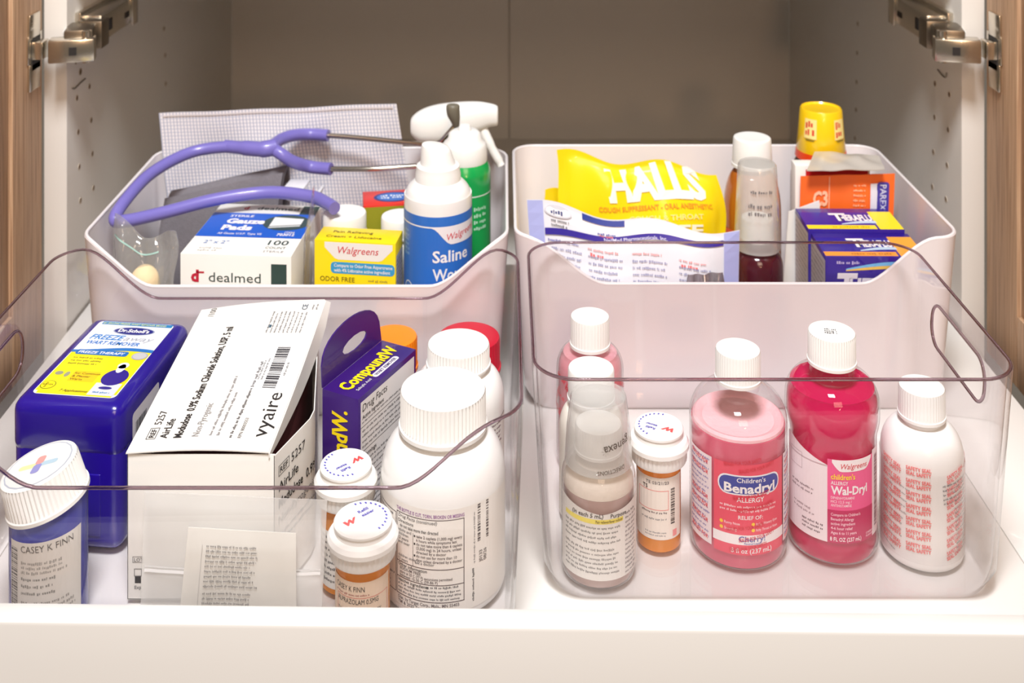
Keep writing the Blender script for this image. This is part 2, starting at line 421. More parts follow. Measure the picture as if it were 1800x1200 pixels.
# ------------------------------------------------------------------ pull-out drawer the bins stand on
dr = thing('pull_out_drawer', 'white pull-out drawer tray with a low front edge, under the bins', 'drawer', (0, 0.95, 0))
def dbox(name, lo, hi, mat=WHITE_D, bev=0.001, par=dr):
    return box(name, (lo[0], lo[1] - 0.95, lo[2]), (hi[0], hi[1] - 0.95, hi[2]), mat, par, bev)
dbox('bottom_panel', (-0.3515, 0.64, -0.014), (0.3595, 1.26, 0.0))
dbox('side_rail', (-0.426, 0.64, -0.020), (-0.352, 1.26, -0.0002))
dbox('side_rail', (0.360, 0.64, -0.020), (0.446, 1.26, -0.0002))
fp = dbox('front_panel', (-0.45, 0.648, -0.12), (0.47, 0.664, 0.0600), bev=0.002)
fp.rotation_euler.z = -0.016
fp.location.y -= 0.0

# ------------------------------------------------------------------ storage bins
CLEARP = clear('clear_acrylic', (0.996, 0.991, 0.994), rough=0.03, f0=0.03)
CLEARE = glass('acrylic_edge', (0.66, 0.56, 0.60))  # dark line of light refracted in the rim, put into the tint
WHITEP = pm('white_plastic', (236, 230, 232), 0.25, coat=0.3)
def sstep(t): t = max(0, min(1, t)); return t * t * (3 - 2 * t)
def make_bin(label, x0, x1, y0, y1, h, inset, mat, rim_mat, dipf=None, dipb=None, R=0.028, holes=None, group=None, rim_r=0.0011):
    """dip = (depth, flat_x0, flat_x1, left_rise, right_rise) in world x"""
    cx, cy = (x0 + x1) / 2, (y0 + y1) / 2
    t = thing('storage_bin', label, 'storage bin', (cx, cy, 0.0003), 0, group)
    hw, hd = (x1 - x0) / 2, (y1 - y0) / 2
    def outline(hw, hd, R):
        pts = []; NE, NC = 64, 8
        def corner(ox, oy, a0):
            for k in range(1, NC): a = a0 + PI / 2 * k / NC; pts.append((ox + R * math.cos(a), oy + R * math.sin(a)))
        def edge(p, q, n):
            for k in range(n + 1): pts.append((p[0] + (q[0] - p[0]) * k / n, p[1] + (q[1] - p[1]) * k / n))
        edge((-hw + R, -hd), (hw - R, -hd), NE); corner(hw - R, -hd + R, -PI / 2)
        edge((hw, -hd + R), (hw, hd - R), 12); corner(hw - R, hd - R, 0)
        edge((hw - R, hd), (-hw + R, hd), NE); corner(-hw + R, hd - R, PI / 2)
        edge((-hw, hd - R), (-hw, -hd + R), 12); corner(-hw + R, -hd + R, PI)
        return pts
    def top(x, y):
        for dip, side in ((dipf, -1), (dipb, 1)):
            if dip and y * side > hd - R * 0.9:
                wx = x + cx; dp, f0, f1, l, r = dip
                k = 1 if f0 <= wx <= f1 else (sstep((wx - l) / (f0 - l)) if wx < f0 else sstep((r - wx) / (r - f1)))
                return h - dp * k
        return h
    base = outline(hw, hd, R); NP = len(base); J = 10; th = 0.0028
    zt = [top(*p) for p in base]
    vs, fs = [], []
    def ring(off, inner, j):
        tt = j / J
        for i, (x, y) in enumerate(outline(hw - off, hd - off, R - off * 0.6)):
            zb = th if inner else 0.0
            z = zb + (zt[i] - zb) * tt; f = 1 - z / h; k = inset * f
            sxk, syk = (hw - k) / hw, (hd - k) / hd
            bz = 0.006 * max(0, 1 - z / 0.008) ** 2                       # rounded foot
            sxk -= bz / hw; syk -= bz / hd
            vs.append((x * sxk, y * syk, z))
    for j in range(J + 1): ring(0, False, j)
    for j in range(J, -1, -1): ring(th, True, j)
    NR = 2 * (J + 1)
    for q in range(NR - 1):
        for i in range(NP):
            a, b = q * NP + i, q * NP + (i + 1) % NP; fs.append((a, b, b + NP, a + NP))
    fs.append(tuple(reversed(range(NP)))); fs.append(tuple(range((NR - 1) * NP, NR * NP)))
    body = mesh('bin_body', vs, fs, mat, t, True, sharp=40)
    if holes:
        for side, ya, yb, za, zb in holes:
            X = side * (hw - 0.006); r = (zb - za) / 2 * 0.9
            def slot(n=8):
                pts = []
                for ox, oz, a0 in ((yb - r, zb - r, 0), (ya + r, zb - r, PI / 2), (ya + r, za + r, PI), (yb - r, za + r, 1.5 * PI)):
                    for k in range(n + 1): a = a0 + PI / 2 * k / n; pts.append((ox - cy + r * math.cos(a), oz + r * math.sin(a)))
                return pts
            sp = slot(); n = len(sp)
            cv = [(X - 0.03, y, z) for y, z in sp] + [(X + 0.03, y, z) for y, z in sp]
            cf = [(i, (i + 1) % n, n + (i + 1) % n, n + i) for i in range(n)] + [tuple(reversed(range(n))), tuple(range(n, 2 * n))]
            cut = mesh('cutter', cv, cf, mat); cut.location = t.location
            bm = bmesh.new(); bm.from_mesh(cut.data); bmesh.ops.recalc_face_normals(bm, faces=bm.faces); bm.to_mesh(cut.data); bm.free()
            bpy.context.view_layer.update()
            md = body.modifiers.new('hole', 'BOOLEAN'); md.operation = 'DIFFERENCE'; md.object = cut; md.solver = 'EXACT'
            dg = bpy.context.evaluated_depsgraph_get(); me = bpy.data.meshes.new_from_object(body.evaluated_get(dg))
            body.modifiers.clear(); body.data = me; bpy.data.objects.remove(cut)
            pts = [Vector((side * (hw - inset * (1 - z / h) - 0.0014), y, z)) for y, z in sp]
            tube('handle_rim', pts, 0.0012, rim_mat, t, 8, True)
    rp = []
    for i, (x, y) in enumerate(base):
        k = inset * (1 - zt[i] / h); sc = ((hw - k - th / 2) / hw, (hd - k - th / 2) / hd); rp.append((x * sc[0], y * sc[1], zt[i]))
    ded = [p for i, p in enumerate(rp) if (Vector(p) - Vector(rp[i - 1])).length > 1e-5]
    tube('rim', ded, rim_r, rim_mat, t, 8, True)
    return t
HB = 0.152
binL = make_bin('clear acrylic bin with a scooped front, holding the cartons and white pill bottles', -0.366, 0.0125, 0.690, 0.943, HB, 0.006, CLEARP, CLEARE,
                (0.041, -0.285, -0.064, -0.352, 0.0), (0.041, -0.285, -0.064, -0.352, 0.0), holes=[(-1, 0.765, 0.858, 0.098, 0.130)])
binR = make_bin('clear acrylic bin with a straight rim, holding the pink syrup bottles', 0.0185, 0.3405, 0.738, 0.954, HB, 0.009, CLEARP, CLEARE,
                holes=[(1, 0.798, 0.896, 0.099, 0.131)])
binBL = make_bin('white plastic bin holding the stethoscope, gauze box and spray cans', -0.359, 0.004, 0.950, 1.190, HB, 0.010, WHITEP, WHITEP,
                 (0.0375, -0.296, -0.060, -0.354, 0.003), rim_r=0.0016)
binBR = make_bin('white plastic bin holding the cough drop bag and syrup bottles', 0.0085, 0.3885, 0.960, 1.197, HB, 0.010, WHITEP, WHITEP,
                 (0.040, 0.085, 0.305, 0.016, 0.368), rim_r=0.0016, R=0.022)
FZ = 0.0033

# ------------------------------------------------------------------ shared materials and builders for the contents
CAPW = pm('cap_white', (244, 243, 240), 0.38)
BOTW = pm('bottle_white', (243, 242, 240), 0.3, coat=0.25)
PAPER = (240, 238, 234)
CARD = pm('white_card', (238, 236, 231), 0.6, vary=0.01)
CLEARB = clear('clear_bottle', (0.985, 0.98, 0.982), rough=0.03, f0=0.04)
CUPM = clear('milky_cup', (0.985, 0.985, 0.98), 0.26, (252, 251, 248), 0.12, 0.05, 0.12)
BLK, GREY, LGREY = (38, 36, 38), (110, 108, 110), (150, 148, 150)
def base(x, y, d): return Vector(((x - HX) / FPX * d, d, FZ))
def cap(parent, r, h, z, ribs=0, mat=CAPW, name='cap', taper=0.0, lip=True, tilt=None, c=(0, 0)):
    e = min(0.0022, r * 0.12); rt = r - taper
    prof = [(r * 0.92, 0), (r, 0.0006), (r, h * 0.12)]
    if lip: prof += [(r * 0.965, h * 0.14)]
    k = 0.965 if lip else 1.0
    prof += [(r * k, h * 0.2), (rt * k, h - e), (rt * k - e * 0.3, h - e * 0.3), (rt * k - e, h), (rt * 0.7, h - 0.0002), (0.0, h - 0.0002)]
    rib = (h * 0.19, h - e + 1e-5, r * 0.035, ribs) if ribs else None
    o = lathe(name, prof, mat, parent, 44, rib, 30)
    o.location = (c[0], c[1], z)
    if tilt: o.rotation_euler = (tilt[0], tilt[1], 0)
    return o
def vial_cap(parent, r, z, h=0.022):
    """child-proof white vial cap: wide ribbed skirt, then a smaller raised disc"""
    prof = [(r * 0.90, 0), (r * 0.93, h * 0.05), (r * 0.93, h * 0.38), (r, h * 0.42), (r, h * 0.55), (r * 0.93, h * 0.66), (r * 0.80, h * 0.72), (r * 0.78, h * 0.86), (r * 0.82, h * 0.89), (r * 0.82, h * 0.95), (r * 0.78, h), (0, h)]
    o = lathe('cap', prof, CAPW, parent, 44, (h * 0.04, h * 0.39, r * 0.03, 40), 30); o.location = (0, 0, z)
    p = Print(flat((0, 0, h), (1, 0, 0), (0, 1, 0), (0, 0, 1)))
    return o, p
def vial_cap_print(p, o, r, rot):
    c, s = math.cos(math.radians(rot)), math.sin(math.radians(rot))
    f0 = p.f; p.f = lambda a, b, k: f0(a * c - b * s, a * s + b * c, k)
    B, RD = (92, 92, 190), (232, 84, 84)
    p.text('w', -r * 0.62, -r * 0.02, r * 0.30, RD, w=r * 0.42, bold=0.03, shear=0.3)
    p.text('Refill', r * 0.02, r * 0.22, r * 0.12, B, bold=0.02).text('easier', r * 0.02, r * 0.04, r * 0.12, B, bold=0.02)
    for i in range(13):
        a = math.radians(-80 + i * 13); R = r * 0.66
        p.rect(R * math.cos(a) - r * .025, R * math.sin(a) - r * .04, R * math.cos(a) + r * .025, R * math.sin(a) + r * .04, B, 1, 'fine_print')
    p.build(o)
AMBER = clear('amber_vial', (0.96, 0.50, 0.10), 0.72, (255, 160, 36), 0.06, 0.06, 0.1)
def vial(label, loc, r, rc, h, ch, rz=0, rot=0, tilt=None):
    t = thing('prescription_vial', label, 'pill bottle', loc, rz, None, tilt)
    lathe('vial_body', [(r * 0.9, 0), (r, 0.0016), (r, h * 0.9), (r * 0.97, h), (0, h)], AMBER, t)
    o, p = vial_cap(t, rc, h - ch * 0.25, ch); vial_cap_print(p, o, rc, rot)
    return t
def carton(name, label, cat, loc, w, d, h, mat, rz=0, group=None, bev=0.0006, tilt=None):
    t = thing(name, label, cat, loc, rz, group, tilt)
    box('carton_body', (-w / 2, -d / 2, 0), (w / 2, d / 2, h), mat, t, bev)
    return t
def faces(w, d, h):
    return dict(front=flat((0, -d / 2, 0), (1, 0, 0), (0, 0, 1), (0, -1, 0)), top=flat((0, 0, h), (1, 0, 0), (0, 1, 0), (0, 0, 1)),
                right=flat((w / 2, 0, 0), (0, 1, 0), (0, 0, 1), (1, 0, 0)), left=flat((-w / 2, 0, 0), (0, -1, 0), (0, 0, 1), (-1, 0, 0)))
def pouch(name, parent, C, bulge, mat, nu=26, nv=20, wr=0.0, seed=1, seam=0.06, fn=None, uvs=None):
    """soft bag: C = four corners bl, br, tr, tl seen from the front; returns object and a print frame in metres from bl"""
    bl, br, tr, tl = [Vector(c) for c in C]
    N = ((br - bl).cross(tl - bl)).normalized()
    if N.y > 0: N = -N
    rnd = random.Random(seed); W = [(rnd.uniform(3, 11), rnd.uniform(-9, 9), rnd.uniform(0, 6.28), rnd.uniform(0.4, 1)) for _ in range(6)]
    def prof(u):
        if u < seam or u > 1 - seam: return 0.0
        return math.sin(PI * (u - seam) / (1 - 2 * seam)) ** 0.6
    def pos(u, v, side):
        p = (bl * (1 - u) + br * u) * (1 - v) + (tl * (1 - u) + tr * u) * v
        wv = sum(a * math.sin(x * u * 2 + y * v + ph) for x, y, ph, a in W) * wr
        k = bulge * prof(u) * prof(v)
        p = p + N * (side * (k + 0.0004) + wv * (0.4 + 0.6 * (prof(u) * prof(v) + 0.3)))
        if fn: p = fn(p, u, v)
        return p
    vs, fs, uv = [], [], []
    for side in (1, -1):
        for j in range(nv + 1):
            for i in range(nu + 1): vs.append(pos(i / nu, j / nv, side)); uv.append((i / nu * (uvs[0] if uvs else 1), j / nv * (uvs[1] if uvs else 1)))
    S = (nu + 1) * (nv + 1)
    for j in range(nv):
        for i in range(nu):
            a = j * (nu + 1) + i; q = (a, a + 1, a + nu + 2, a + nu + 1); fs.append(q); fs.append(tuple(x + S for x in reversed(q)))
    rim = [i for i in range(nu + 1)] + [j * (nu + 1) + nu for j in range(1, nv + 1)] + [nv * (nu + 1) + i for i in range(nu - 1, -1, -1)] + [j * (nu + 1) for j in range(nv - 1, 0, -1)]
    for k in range(len(rim)):
        a, b = rim[k], rim[(k + 1) % len(rim)]; fs.append((b, a, a + S, b + S))
    o = mesh(name, vs, fs, mat, parent, True, sharp=60, uv=uv)
    LU, LV = (br - bl).length, (tl - bl).length
    fr = lambda a, b, k: pos(a / LU, b / LV, 1) + N * (k + 0.0008)
    return o, fr, LU, LV

# ================================================================== front-left clear bin
# --- blue plastic case with a printed lid
W, D, H = 0.081, 0.124, 0.1025
t = thing('plastic_case', 'glossy dark blue plastic case with a yellow and white printed lid', 'case', (-0.2990, 0.8560, FZ), -0.117)
BLUE = pm('case_blue', (34, 14, 140), 0.22, coat=0.4)
box('case_base', (-W / 2, -D / 2, 0), (W / 2, D / 2, H * 0.80), BLUE, t, 0.009, 4)
box('lid', (-W / 2 - 0.0006, -D / 2 - 0.0006, H * 0.62), (W / 2 + 0.0006, D / 2 + 0.0006, H), BLUE, t, 0.009, 4)
box('front_inset', (-0.024, -D / 2 - 0.0012, 0.012), (0.026, -D / 2 + 0.004, 0.055), BLUE, t, 0.001)
p = Print(flat((0, 0, H), (1, 0, 0), (0, 1, 0), (0, 0, 1)), rough=0.3)
Y0, Y1, X0, X1 = -0.052, 0.054, -0.031, 0.031
YEL = (252, 232, 20)
p.rrect(X0, Y0, X1, Y1, 0.004, (240, 242, 246))
p.strip(X0 + 0.0006, X1 - 0.0006, Y0 + 0.004, lambda a: 0.008 + 0.003 * math.sin((a + 0.01) * 60), YEL, 1, n=16).rect(X0 + 0.003, Y0 + 0.0006, X1 - 0.003, Y0 + 0.004, YEL, 1)
p.strip(X0, X1, lambda a: 0.008 + 0.003 * math.sin((a + 0.01) * 60), lambda a: 0.012 + 0.0035 * math.sin((a + 0.01) * 60), (42, 118, 196), 2, n=16)
p.rrect(X0 + 0.004, 0.0025, 0.014, 0.0095, 0.002, (30, 110, 190), 3)
p.text('FREEZE THERAPY', X0 + 0.006, 0.0043, 0.0034, (255, 255, 255), w=0.036, lv=4, shear=0.15)
p.rect(X0 + 0.003, 0.0488, X1 - 0.001, 0.0535, (40, 130, 190), 1).text('#1 SELLING FREEZE WART REMOVER BRAND', X0 + 0.004, 0.0498, 0.0025, (230, 236, 150), w=0.052)
p.ell(0.003, 0.0405, 0.017, 0.0062, (150, 160, 190), 1).ell(0.003, 0.0405, 0.0158, 0.0052, (30, 34, 130), 2).text("Dr.Scholl's", 0.003, 0.0385, 0.0046, (255, 255, 255), w=0.025, al='c', lv=3, bold=0.03)
p.text('FREEZE', X0 + 0.004, 0.0258, 0.0072, (40, 130, 210), w=0.026, shear=0.2, bold=0.02).text('away', 0.0, 0.0258, 0.0068, (170, 176, 190), w=0.023, shear=0.35, bold=0.0)
p.text('WART REMOVER', X0 + 0.004, 0.0185, 0.0050, (34, 120, 205), w=0.043, shear=0.2, bold=0.02)
p.ell(0.024, 0.0045, 0.0062, 0.0055, (176, 176, 182), 4).ell(0.024, 0.0045, 0.0052, 0.0045, (196, 196, 200), 5)
p.greek(X0 + 0.006, -0.001, X0 + 0.032, 3, 0.0042, 0.0017, (130, 120, 30), 2)
p.rect(-0.014, -0.034, 0.006, -0.020, (252, 205, 20), 2)
p.text('for Common', -0.013, -0.0245, 0.0026, (90, 70, 20), lv=3).text('& Plantar', -0.013, -0.0285, 0.0026, (90, 70, 20), lv=3).text('Warts', -0.013, -0.0325, 0.0026, (90, 70, 20), lv=3)
p.ell(-0.0245, -0.0245, 0.003, 0.0026, (150, 150, 130), 2).ell(-0.018, -0.0255, 0.0018, 0.0036, (150, 150, 130), 2)
p.ell(-0.0245, -0.0405, 0.0056, 0.0056, (120, 120, 20), 2).ell(-0.0245, -0.0405, 0.0050, 0.0050, YEL, 3).text('BAYER', -0.0245, -0.0412, 0.0018, (110, 100, 20), w=0.008, al='c', lv=4).text('BAYER', -0.0251, -0.0405, 0.0016, (110, 100, 20), w=0.007, al='c', rot=90, lv=4)
p.text('7 Applications', -0.013, -0.0475, 0.0028, (70, 60, 20), w=0.021, shear=0.2, lv=3)
p.strip(0.009, 0.0285, lambda a: -0.050, lambda a: -0.034, (214, 220, 228), 3).ell(0.019, -0.026, 0.0095, 0.011, (44, 24, 140), 4).ell(0.018, -0.014, 0.003, 0.006, (246, 248, 250), 5).ell(0.018, -0.010, 0.0042, 0.0042, (250, 250, 252), 5)
p.ell(0.0185, -0.0405, 0.005, 0.0018, (44, 34, 140), 5).greek(0.012, -0.0455, 0.026, 1, 0.003, 0.0016, (80, 140, 200), 5)
p.build(t)
p = Print(flat((W / 2 + 0.0006, 0, 0), (0, 1, 0), (0, 0, 1), (1, 0, 0)))
p.rrect(-0.045, 0.060, 0.0, 0.088, 0.003, (232, 232, 236)).bars(-0.040, 0.064, -0.022, 0.080, 14).build(t)

# --- white saline carton, lid not quite shut
t = thing('saline_carton', 'long white carton with its lid ajar and black lettering along the top', 'carton', (-0.1990, 0.8330, FZ))
w2, d2, h2 = 0.0485, 0.0855, 0.0955
bm = bmesh.new(); th = 0.0007
add_box(bm, (-w2, -d2, 0), (w2, d2, th)); bm_obj('bottom_panel', bm, CARD, t)
for nm, lo, hi in (('front_panel', (-w2, -d2, 0), (w2, -d2 + th, h2)), ('back_panel', (-w2, d2 - th, 0), (w2, d2, h2)), ('side_panel', (-w2, -d2, 0), (-w2 + th, d2, h2))):
    box(nm, lo, hi, CARD, t, 0.0002)
def flare(a): return 0.018 * min(a / 0.048, 1.0) - 0.017 * max(0.0, (a - 0.048) / 0.123)     # right panel sprung outwards
vs, fs = [], []
AS = [2 * d2 * k / 16 for k in range(17)]
for a in AS: vs += [(w2 + flare(a), -d2 + a, 0.0), (w2 + flare(a), -d2 + a, h2 - 0.001), (w2 + flare(a) - th, -d2 + a, 0.0), (w2 + flare(a) - th, -d2 + a, h2 - 0.001)]
for k in range(16): i = 4 * k; fs += [(i, i + 4, i + 5, i + 1), (i + 2, i + 3, i + 7, i + 6), (i + 1, i + 5, i + 7, i + 3), (i, i + 2, i + 6, i + 4)]
fs += [(0, 1, 3, 2), (64, 66, 67, 65)]
mesh('side_panel', vs, fs, CARD, t, True, sharp=20)
inn = box('gap_shade_block', (-w2 + 0.002, -d2 + 0.004, 0.002), (w2 - 0.003, d2 - 0.004, h2 * 0.75), pm('gap_dark_red', (96, 30, 36), 0.5), t, 0.003)  # plain block, the shade of the gap under the lid put into dark red
lf = Vector((-w2 - 0.0006, -d2 - 0.0012, h2 + 0.0008)); rf = Vector((w2 - 0.004, -d2 - 0.001, h2 + 0.0012)); lb = Vector((-w2 + 0.003, d2 + 0.001, h2 + 0.012)); rb = Vector((w2 + 0.006, d2 + 0.0, h2 + 0.021))
def lid_pos(a, b): return (lf * (1 - a) + rf * a) * (1 - b) + (lb * (1 - a) + rb * a) * b - Vector((0, 0, 0.003 * math.sin(PI * b) * a)) + Vector((0, 0, 0.002 * math.sin(PI * a)))
vs, fs = [], []
for k in (0, 1):
    for j in range(11):
        for i in range(9): vs.append(lid_pos(i / 8, j / 10) + Vector((0, 0, 0.0008 * k)))
for j in range(10):
    for i in range(8):
        a = j * 9 + i; fs.append((a, a + 9, a + 10, a + 1)); fs.append((a + 99, a + 100, a + 109, a + 108))
ed = [i for i in range(9)] + [j * 9 + 8 for j in range(1, 11)] + [90 + i for i in range(7, -1, -1)] + [j * 9 for j in range(9, 0, -1)]
for k in range(len(ed)): a, b = ed[k], ed[(k + 1) % len(ed)]; fs.append((a, b, b + 99, a + 99))
lid = mesh('lid', vs, fs, CARD, t, True, sharp=50)
# tuck flap hanging from the right edge of the lid
vs, fs = [], []
for k in (0, 1):
    for j in range(11):
        b = j / 10; p0 = lid_pos(1, b); dr_ = 0.0015 + 0.017 * math.sin(PI * min(1, b * 0.98 + 0.02)) ** 0.5 * (0.35 + 0.65 * b)
        vs += [p0 + Vector((0.0007 * k, 0, 0)), p0 + Vector((0.004 * b + 0.0007 * k, 0, -dr_))]
for j in range(10):
    a = 2 * j; fs.append((a, a + 1, a + 3, a + 2)); fs.append((a + 22, a + 24, a + 25, a + 23))
fs += [(0, 22, 23, 1), (20, 21, 43, 42)] + [(2 * j + 1, 2 * j + 23, 2 * j + 25, 2 * j + 3) for j in range(10)] + [(2 * j, 2 * j + 2, 2 * j + 24, 2 * j + 22) for j in range(10)]
mesh('tuck_flap', vs, fs, CARD, t, True, sharp=50)
LD = 2 * d2
def lidf(a, b, k):    # a along the depth from the front, b from right to left
    u, v = 1 - b / 0.097, a / LD; return lid_pos(u, v) + Vector((0, 0, 0.0009 + k))
p = Print(lidf, rough=0.55)
def q(s, a, b, h, w=None, **k): p.text(s, a, b, h, k.pop('c', BLK), w=w, **k)
p.frame(0.012, 0.0815, 0.0235, 0.0880, 0.0004, BLK); q('REF', 0.0135, 0.0830, 0.0036, 0.0085); q('5257', 0.027, 0.0822, 0.0052, bold=0.0)
q('AirLife', 0.012, 0.0735, 0.0052); q('Modudose  0.9% Sodium Chloride Solution, USP, 5 ml', 0.012, 0.0635, 0.0056, 0.128, bold=0.02)
q('Non-Pyrogenic', 0.013, 0.0520, 0.0048, 0.035, c=LGREY, bold=0.0)
p.greek(0.014, 0.0450, 0.082, 1, 0.004, 0.0017, (160, 158, 160)).greek(0.014, 0.0400, 0.062, 1, 0.004, 0.0017, (160, 158, 160))
p.greek(0.012, 0.0310, 0.108, 1, 0.004, 0.0020, (110, 108, 110)); q('RPN 80003553', 0.012, 0.0225, 0.0024, c=GREY, bold=0.0)
q('vyaire', 0.014, 0.0060, 0.0105, 0.047, bold=-0.002)
p.rect(0.062, 0.0100, 0.118, 0.0330, (246, 246, 246), 0).bars(0.066, 0.0130, 0.113, 0.0225, 26, (60, 60, 66)).greek(0.075, 0.0285, 0.100, 2, 0.0025, 0.0012, (140, 140, 142)).greek(0.080, 0.0112, 0.098, 1, 0.0025, 0.0013, (130, 130, 132))
p.greek(0.130, 0.0370, 0.158, 9, 0.0032, 0.0012, (150, 150, 152)); q('CE', 0.158, 0.0115, 0.0042, c=(70, 90, 110)); p.greek(0.158, 0.0080, 0.166, 2, 0.003, 0.0014, LGREY)
q('/100', 0.158, 0.0840, 0.0048, c=(120, 118, 118), bold=0.0); p.rect(0.1365, 0.0340, 0.140, 0.0365, (60, 90, 110), 1)
p.build(lid)
p = Print(lambda a, b, k: Vector((w2 + flare(a) + k, -d2 + a - k * 0.3, b)), rough=0.55)
p.frame(0.004, 0.078, 0.0165, 0.085, 0.0004, BLK); q('REF', 0.0055, 0.0797, 0.0038, 0.0092); q('5257', 0.019, 0.0788, 0.0060, bold=0.0)
q('AirLife', 0.004, 0.0680, 0.0060); q('Modudose  0.9% Sodium Chloride', 0.004, 0.0570, 0.0062, 0.095, bold=0.02); q('Non-Pyrogenic', 0.004, 0.0465, 0.0052, c=GREY, bold=0.0)
p.greek(0.004, 0.040, 0.07, 2, 0.005, 0.0020, GREY); p.build(t)
p = Print(flat((-w2, -d2, 0), (1, 0, 0), (0, 0, 1), (0, -1, 0)), rough=0.55)
p.frame(0.0035, 0.0245, 0.0105, 0.0285, 0.0003, GREY); q('LOT', 0.0045, 0.0253, 0.0023, c=GREY); p.strip(0.005, 0.009, 0.011, 0.0155, BLK, 1).frame(0.0045, 0.0155, 0.0095, 0.0205, 0.0004, GREY); q('Exp', 0.0048, 0.0072, 0.0022, c=GREY); p.build(t)

# --- purple wart remover carton with a hang tab
w3, d3, h3 = 0.031, 0.078, 0.101
cpos = pz(648, 652, h3 + FZ)
t = thing('wart_carton', 'dark purple carton with yellow lettering and an upright hang tab', 'carton', (cpos.x + 0.001, cpos.y + 0.004, FZ), -math.radians(27))
PUR = pm('carton_purple', (56, 22, 112), 0.35, coat=0.25)
box('carton_body', (-w3 / 2, -d3 / 2, 0), (w3 / 2, d3 / 2, h3), PUR, t, 0.0005)
# tab: rounded panel on the left long edge, with a slot
bm = bmesh.new(); n = 16; outer = []
for i in range(n + 1):
    a = PI * i / n; outer.append((-d3 / 2 * 0.98 * math.cos(a), h3 + 0.002 + 0.031 * math.sin(a) ** 0.55))
slot = [(-0.016 * math.cos(2 * PI * i / 12 ) + 0.004, h3 + 0.0135 + 0.0052 * math.sin(2 * PI * i / 12)) for i in range(12)]
def tabv(y, z, k): return (-w3 / 2 - 0.001 + 0.0012 * k - (z - h3) * 0.10, y, z)
import mathutils.geometry as mg
ring = [Vector((y, z, 0)) for y, z in [(-d3 / 2 * 0.98, h3)] + outer + [(d3 / 2 * 0.98, h3)]]
tris = mg.tessellate_polygon([ring, [Vector((y, z, 0)) for y, z in slot]])
allp = [(v.x, v.y) for v in ring] + slot; m_ = len(allp)
vs = [tabv(y, z, 0) for y, z in allp] + [tabv(y, z, 1) for y, z in allp]
fs = [tuple(f) for f in tris] + [tuple(i + m_ for i in reversed(f)) for f in tris]
nr = len(ring); fs += [(i, (i + 1) % nr, (i + 1) % nr + m_, i + m_) for i in range(nr)] + [(nr + i, nr + i + m_, nr + (i + 1) % 12 + m_, nr + (i + 1) % 12) for i in range(12)]
mesh('hang_tab', vs, fs, PUR, t)
YL = (250, 224, 20)
p = Print(flat((0, -d3 / 2, h3), (0, 1, 0), (-1, 0, 0), (0, 0, 1)), rough=0.35)
p.text('CompoundW', 0.006, -0.0035, 0.0105, YL, w=0.066, bold=0.035).text('Salicylic Acid', 0.009, -0.0095, 0.0024, (225, 220, 232))
p.rrect(0.030, -0.0112, 0.062, -0.0060, 0.0025, (230, 228, 236), 1).text('WART REMOVER', 0.0325, -0.0100, 0.0028, (50, 30, 100), w=0.027, lv=3); p.build(t)
p = Print(flat((0, -d3 / 2, 0), (0, 0, 1), (-1, 0, 0), (0, -1, 0)), rough=0.35)
p.text('CompoundW.', 0.012, -0.006, 0.0125, YL, w=0.078, bold=0.035); p.build(t)
p = Print(flat((w3 / 2, -d3 / 2, 0), (0, 1, 0), (0, 0, 1), (1, 0, 0)), rough=0.5)
p.rect(0.003, 0.004, d3 - 0.003, h3 - 0.004, (232, 228, 228)).text('Drug Facts', 0.005, h3 - 0.0115, 0.0052, BLK, bold=0.0, shear=0.15).text('Active ingredient', 0.005, h3 - 0.0170, 0.0028, BLK)
p.greek(0.005, h3 - 0.0185, 0.070, 1, 0.003, 0.0012, GREY)
for z in (0.0225, 0.0400, 0.0600): p.rect(0.003, h3 - z, d3 - 0.003, h3 - z + 0.0004, BLK, 1)
p.greek(0.005, h3 - 0.0245, 0.072, 4, 0.0038, 0.0015, GREY).text('Warnings', 0.005, h3 - 0.0450, 0.0032, BLK).greek(0.005, h3 - 0.0470, 0.072, 3, 0.0038, 0.0015, GREY).greek(0.005, h3 - 0.062, 0.072, 8, 0.0038, 0.0015, GREY); p.build(t)

# --- bottles at the back of this bin
def round_bottle(name, label, cat, loc, r, h, rc, ch, mat=BOTW, capmat=CAPW, ribs=44, neck=None, group=None, sh=0.018, rz=0, captaper=0.0, tilt=None):
    t = thing(name, label, cat, loc, rz, group, tilt); zb = h - ch; rn = neck or rc * 0.9
    prof = [(r * 0.93, 0), (r * 0.985, 0.0018), (r, 0.004)] + [(r, 0.006 + (zb - sh - 0.006) * k / 6) for k in range(7)] + [(rn + (r - rn) * math.cos(PI / 2 * k / 7), zb - sh + (sh - 0.0035) * math.sin(PI / 2 * k / 7)) for k in range(1, 8)] + [(rn, zb + 0.002), (0, zb + 0.002)]
    lathe('bottle_body', prof, mat, t, 56, None, 50)
    cap(t, rc, ch, zb, ribs, capmat, taper=captaper)
    return t
ORANGE = pm('cap_orange', (250, 140, 20), 0.4); RED = pm('cap_red', (196, 16, 48), 0.4)
round_bottle('pill_bottle', 'pill bottle with an orange cap behind the purple carton', 'pill bottle', base(690, 0, 0.909), 0.020, 0.093, 0.0205, 0.026, capmat=ORANGE)
tr_ = round_bottle('pill_bottle', 'white pill bottle with a wide red cap beside the bin corner', 'pill bottle', base(824, 0, 0.9085), 0.0240, 0.093, 0.0258, 0.026, capmat=RED)
t = round_bottle('pill_bottle', 'white pill bottle with a slim white cap, standing before the red cap', 'pill bottle', base(806, 0, 0.8465), 0.034, 0.119, 0.0240, 0.016, ribs=56, sh=0.024)
p = Print(cyl(0.034, 0)); p.strip(-0.05, 0.05, 0.020, 0.072, PAPER).greek(0.008, 0.070, 0.045, 14, 0.0034, 0.0015, (120, 90, 100)).rect(0.006, 0.0715, 0.048, 0.0722, (110, 80, 90), 1); p.build(t)

